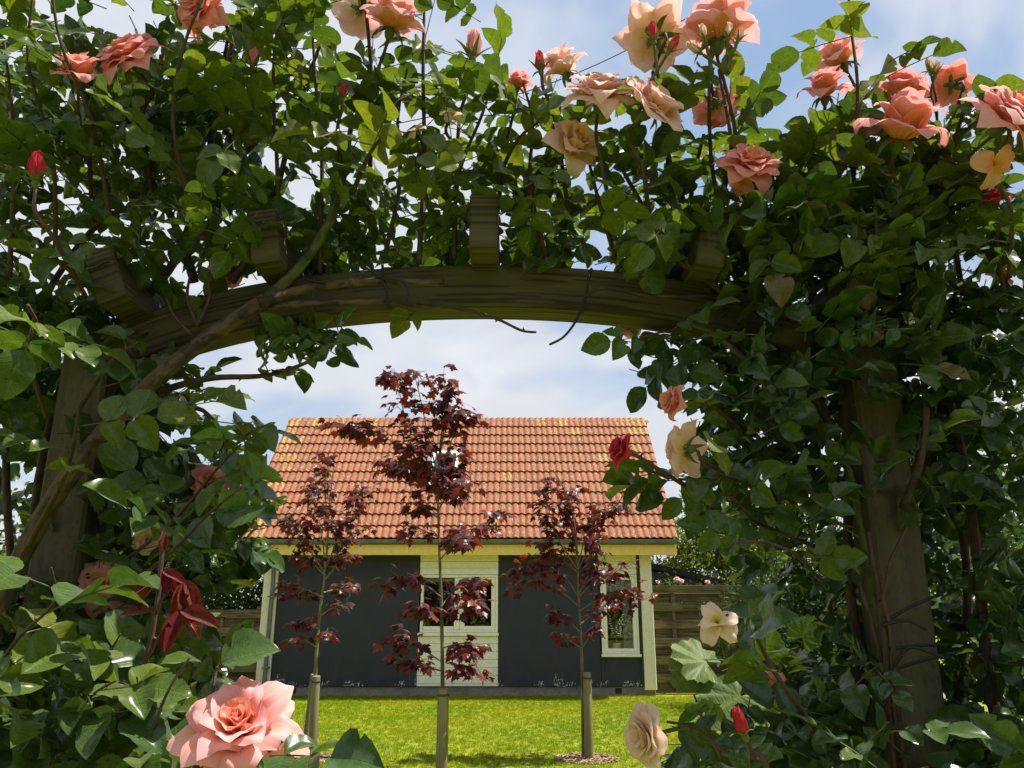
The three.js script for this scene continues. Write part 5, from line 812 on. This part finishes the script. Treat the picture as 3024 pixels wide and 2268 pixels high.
  r.flower([0.375, 1.43, -1.22], [-0.3, 0.3, -0.6], 0.055, 'blown', 'coral', null, { whole: true }); r.flower([0.408, 1.377, -1.22], [-0.3, 0.4, -0.5], 0.061, 'blown', 'coral', null, { whole: true });
  r.flower([0.211, 2.034, -1.32], [-0.3, -0.2, 0.5], 0.052, 'blown', 'coral', null, { whole: true });
  r.flower([0.823, 2.079, -1.2], [0.2, 0.4, 0.5], 0.047, 'open', 'coral', null, { whole: true });
  // tall stems
  for (const [pts, tone, size] of [[[[0.565, 1.974, -1.2], [0.564, 2.186, -1.14], [0.545, 2.33, -1.06], [0.523, 2.402, -1], [0.513, 2.478, -0.97]], 0.74, 0.062], [[[0.349, 2.2, -1.15], [0.354, 2.247, -1.1], [0.335, 2.381, -1.07]], 0.7, 0.05], [[[0.172, 2.097, -1.18], [0.141, 2.2, -1.15], [0.118, 2.285, -1.12]], 0.6, 0.05], [[[0.058, 2.106, -1.2], [0.042, 2.229, -1.17], [0.035, 2.341, -1.15], [0.019, 2.407, -1.14]], 0.7, 0.05], [[[0.738, 2.031, -1.18], [0.723, 2.177, -1.14], [0.713, 2.255, -1.1], [0.717, 2.314, -1.05]], 0.68, 0.056], [[[0.504, 2.039, -1.2], [0.486, 2.154, -1.16], [0.48, 2.246, -1.14], [0.503, 2.311, -1.12]], 0.6, 0.052], [[[0.8, 2.019, -1.15], [0.737, 2.123, -1.1], [0.709, 2.181, -1.06], [0.651, 2.201, -1.04]], 0.62, 0.056], [[[0.292, 2.098, -1.2], [0.268, 2.202, -1.17], [0.258, 2.263, -1.14]], 0.55, 0.05], [[[0.436, 2.047, -1.18], [0.369, 2.111, -1.14], [0.332, 2.155, -1.1]], 0.5, 0.052], [[[0.622, 1.975, -1.16], [0.569, 2.06, -1.1], [0.554, 2.141, -1.06]], 0.4, 0.052]]) r.stem(pts, 0.0048, 0.002, { tone, step: 0.048, size, light: [0.3, 0.8, 0.05], wild: 0.6 });
  r.finish();
}

// ---------- low rose bush in front with the big bloom and the red young shoot ----------
{
  const r = new Rose('rose_bush', 'low rose bush bearing one big open pink bloom and a dark red young shoot', [-0.42, 0, -0.86], 6001);
  r.cane([[-0.42, 0, -0.86], [-0.40, 1.0, -0.84], [-0.268, 1.344, -0.8], [-0.265, 1.387, -0.8], [-0.262, 1.412, -0.8]], 0.006, 0.0035, 'green');
  r.flower([-0.256, 1.442, -0.78], [0.02, 0.72, 0.70], 0.111, 'open', 'pink', null, { label: 'big open pink rose with orange heart, lowest and nearest of all' });
  r.cane([[-0.46, 0, -0.9], [-0.47, 1.0, -0.9], [-0.415, 1.362, -0.9], [-0.397, 1.46, -0.88], [-0.391, 1.502, -0.88], [-0.388, 1.55, -0.88], [-0.39, 1.609, -0.88]], 0.0055, 0.0025, 'red');
  r.cane([[-0.392, 1.492, -0.88], [-0.379, 1.516, -0.88], [-0.366, 1.522, -0.88]], 0.0022, 0.0012, 'red', 'stem', false);
  r.cane([[-0.389, 1.535, -0.88], [-0.383, 1.554, -0.88], [-0.371, 1.568, -0.88]], 0.0022, 0.0012, 'red', 'stem', false);
  const R = rng(99), slim = [1, 2, 3, 4].map((k) => { const q = roseLeaf(7100 + k, { fold: 0.6, curl: 0.5 }); q.scale(0.46, 1, 0.6); return q; }), red = (p, d, n, s0, k) => { const s = s0 * 0.82, m = part(r.g, 'young_leaf', slim[k % 4], redLeafMats[k % 3]); m.applyMatrix4(frame(V(...d), V(...n), s, V(...p).sub(r.o))); m.userData.label = 'glossy dark red young leaf'; };
  for (const [p, list] of [[[-0.389, 1.604, -0.88], [[-0.05, 1, 0.1, 0.03], [0.15, 0.9, 0.2, 0.028]]], [[-0.389, 1.575, -0.88], [[-0.9, -0.5, 0.2, 0.05], [-0.7, -0.9, 0.2, 0.045], [-1, -0.2, 0.1, 0.042]]], [[-0.386, 1.582, -0.88], [[0.8, -0.3, 0.2, 0.042], [0.7, -0.8, 0.2, 0.04], [0.4, -0.9, 0.3, 0.038]]], [[-0.36, 1.572, -0.88], [[0.2, -1, 0.2, 0.062], [0.55, -0.85, 0.2, 0.06], [-0.15, -1, 0.3, 0.055]]], [[-0.357, 1.54, -0.87], [[0.95, -0.25, 0.2, 0.062], [0.7, -0.65, 0.2, 0.05], [-0.3, -0.9, 0.4, 0.056], [-0.1, -1, 0.5, 0.06]]], [[-0.39, 1.54, -0.88], [[-1, -0.05, 0.1, 0.05]]]]) list.forEach(([x, y, z, s], i) => red(p, [x, y, z], [0.2 + R() * 0.4, 0.5, 0.8], s, i + Math.floor(R() * 7)));
  const L = { light: [0.25, 0.7, 0.5], wild: 0.6 };
  r.stem([[-0.373, 1.345, -0.86], [-0.35, 1.419, -0.82], [-0.33, 1.472, -0.8], [-0.315, 1.497, -0.8]], 0.0026, 0.001, { tone: 0.5, step: 0.045, size: 0.048, ...L });
  r.stem([[-0.344, 1.353, -0.9], [-0.356, 1.418, -0.95], [-0.351, 1.475, -0.98], [-0.332, 1.522, -1]], 0.003, 0.0015, { a: 0.55, tone: 0.45, step: 0.06, size: 0.042, ...L });
  r.stem([[-0.506, 1.335, -0.9], [-0.457, 1.413, -0.86], [-0.415, 1.461, -0.82], [-0.384, 1.476, -0.8]], 0.0026, 0.001, { tone: 0.55, step: 0.04, size: 0.056, ...L });
  r.stem([[-0.576, 1.453, -0.9], [-0.512, 1.512, -0.86], [-0.466, 1.554, -0.82], [-0.464, 1.583, -0.8]], 0.0026, 0.001, { a: 0.4, tone: 0.6, step: 0.035, size: 0.06, ...L });
  r.stem([[-0.482, 1.422, -0.92], [-0.45, 1.481, -0.9], [-0.424, 1.516, -0.88]], 0.0026, 0.001, { tone: 0.68, step: 0.036, size: 0.048, mat: 'green', ...L });
  r.stem([[-0.259, 1.383, -0.8], [-0.233, 1.41, -0.78], [-0.21, 1.427, -0.77]], 0.003, 0.0015, { a: 0.3, tone: 0.4, step: 0.04, size: 0.052, mat: 'green', ...L });
  r.stem([[-0.275, 1.375, -0.8], [-0.3, 1.402, -0.8], [-0.328, 1.423, -0.8]], 0.003, 0.0015, { a: 0.2, tone: 0.3, step: 0.04, size: 0.054, ...L });
  r.fill([[-0.598, 1.462, -0.9], [-0.439, 1.481, -0.9], [-0.375, 1.453, -0.9], [-0.348, 1.388, -0.9], [-0.351, 1.335, -0.9], [-0.574, 1.335, -0.9]], 60, -0.98, -0.80, { tone: 0.42, gaps: 0.3, size: 0.046, ...L });
  r.finish();
}

// ---------- vine with big ribbed leaves by the shaded post ----------
{
  const g = thing('vine', 'bright green vine with broad pleated leaves lit from behind', 'vine', [0.56, 0, -1.86]), R = rng(71), o = V(0.56, 0, -1.86);
  const geo = (seed) => { const r = rng(seed), pos = [0, 0.1, 0], uv = [0.5, 0.1], idx = [], N = 34; for (let i = 0; i <= N; i++) { const a = -2.6 + 5.2 * i / N, lobe = 1 + 0.10 * Math.cos(a * 5), rad = (0.52 + 0.06 * Math.cos(a)) * lobe * (i % 2 ? 1.05 : 0.96) * (1 + (r() - 0.5) * 0.08), x = Math.sin(a) * rad, y = 0.1 + Math.cos(a) * rad + 0.34 * 1; pos.push(x, y, -0.25 * x * x + 0.05 * Math.cos(a * 9) - 0.12 * y * y); uv.push(0.5 + x * 0.7, y); } pos[1] = 0.36; for (let i = 1; i <= N; i++) idx.push(0, i + 1, i); const q = new THREE.BufferGeometry(); q.setAttribute('position', new THREE.Float32BufferAttribute(pos, 3)); q.setAttribute('uv', new THREE.Float32BufferAttribute(uv, 2)); q.setIndex(idx); q.computeVertexNormals(); return q; };
  const geos = [1, 2, 3].map((k) => geo(k * 19)), mats = [[0.17, 0.27, 0.02], [0.13, 0.22, 0.02]].map((c) => phys({ color: lin(...c), roughness: 0.92, transmission: 0.5, thickness: 0, ior: 1.4, clearcoat: 0.2, clearcoatRoughness: 0.4, map: tLeaf, bumpMap: tLeafBump, bumpScale: 0.002 }));
  part(g, 'stem', tube([[0, 0, 0], [0.02, 1.1, 0.02], [0.0, 1.28, 0.03], [-0.04, 1.40, 0.05]], 0.006, 0.003, 7, 6), caneMats.green);
  for (const [p, d, n, s] of [[[0.46, 1.403, -1.8], [-0.9, 0.5, 0.1], [0.3, 0.6, 0.6], 0.075], [[0.416, 1.427, -1.8], [-0.7, -0.5, 0.3], [0.2, 0.7, 0.5], 0.055], [[0.54, 1.393, -1.8], [0.3, 0.9, 0.2], [-0.2, 0.2, 0.9], 0.065], [[0.524, 1.379, -1.75], [-0.9, -0.35, 0.3], [0.2, 0.75, 0.5], 0.10], [[0.598, 1.365, -1.8], [-0.2, -0.9, 0.3], [0, 0.5, 0.8], 0.06], [[0.627, 1.451, -1.8], [0.4, 0.7, 0.2], [0, 0.5, 0.7], 0.05], [[0.702, 1.393, -1.8], [0.3, 0.3, 0.2], [0, 0.6, 0.7], 0.07], [[0.762, 1.47, -1.8], [0.3, 0.5, 0.2], [0, 0.6, 0.7], 0.06]]) {
    const m = part(g, 'leaf', geos[Math.floor(R() * 3)], mats[Math.floor(R() * 2)]); const q = V(...p).sub(o); m.applyMatrix4(frame(V(...d), V(...n), s * 1.5, q)); part(g, 'leaf_stalk', tube([[-0.03, 1.38, 0.05], q.clone().lerp(V(-0.03, 1.38, 0.05), 0.5).add(V(0, 0.02, 0)), q], 0.0016, 0.0012, 5, 3), caneMats.green);
  }
}

for (const [x, y, d, k] of [[3.03, 1.95, 0.13, 0], [3.13, 1.92, 0.10, 1], [3.62, 1.90, 0.10, 2], [2.70, 1.90, 0.09, 3]]) bloom(overFence, V(3.2, 0, -14.9), [x, y, -14.74], [(k - 1.5) * 0.3, 0.6, 0.7], d, 'open', 'pale', 8800 + k, undefined, true);

// ---------- ties that hold the canes ----------
const wire = std({ color: lin(0.010, 0.012, 0.011), roughness: 0.6 });
function tie(label, paths, r = 0.0022) { const geos = paths.map((p) => tube(p, r, r * 0.9, 6, 6)); single('plant_tie', mergeGeometries(geos), wire, label, 'tie', 'black ties round the arch'); }
tie('black tie with a long loose end hanging below the beam', [[[0.13, 2.073, -1.165], [0.124, 2.053, -1.156], [0.115, 2.005, -1.155], [0.112, 1.992, -1.158]], [[0.115, 2.011, -1.15], [0.096, 1.964, -1.13], [0.077, 1.938, -1.12], [0.057, 1.924, -1.11]], [[0.115, 2.019, -1.15], [0.136, 2.026, -1.145], [0.172, 2.021, -1.14], [0.208, 2.011, -1.14]]]);
tie('black tie crossing the beam where the big cane meets it', [[[-0.338, 2.08, -1.165], [-0.324, 2.053, -1.155], [-0.318, 2.019, -1.15], [-0.313, 1.998, -1.155]], [[-0.352, 2.083, -1.16], [-0.335, 2.051, -1.15], [-0.3, 2.039, -1.145]]]);
tie('black tie knotted round the beam beside the middle crossbar', [[[-0.212, 2.082, -1.165], [-0.207, 2.051, -1.15], [-0.199, 2.019, -1.15], [-0.198, 2, -1.158]], [[-0.244, 2.076, -1.15], [-0.206, 2.047, -1.145], [-0.174, 2.04, -1.14], [-0.164, 2.015, -1.14], [-0.165, 2.005, -1.14]]]);
tie('black tie slanting up across the post, higher of the two', [[[0.527, 1.516, -1.155], [0.56, 1.537, -1.155], [0.61, 1.557, -1.157], [0.632, 1.559, -1.18]], [[0.525, 1.517, -1.15], [0.557, 1.524, -1.14], [0.579, 1.512, -1.13]]], 0.0024);
tie('black tie slanting across the post, lower of the two', [[[0.529, 1.456, -1.155], [0.567, 1.467, -1.155], [0.617, 1.479, -1.157], [0.639, 1.479, -1.18]], [[0.534, 1.485, -1.155], [0.571, 1.49, -1.15], [0.617, 1.491, -1.157]], [[0.534, 1.462, -1.15], [0.556, 1.488, -1.14], [0.598, 1.474, -1.13]]], 0.0024);

renderer.render(scene, camera);
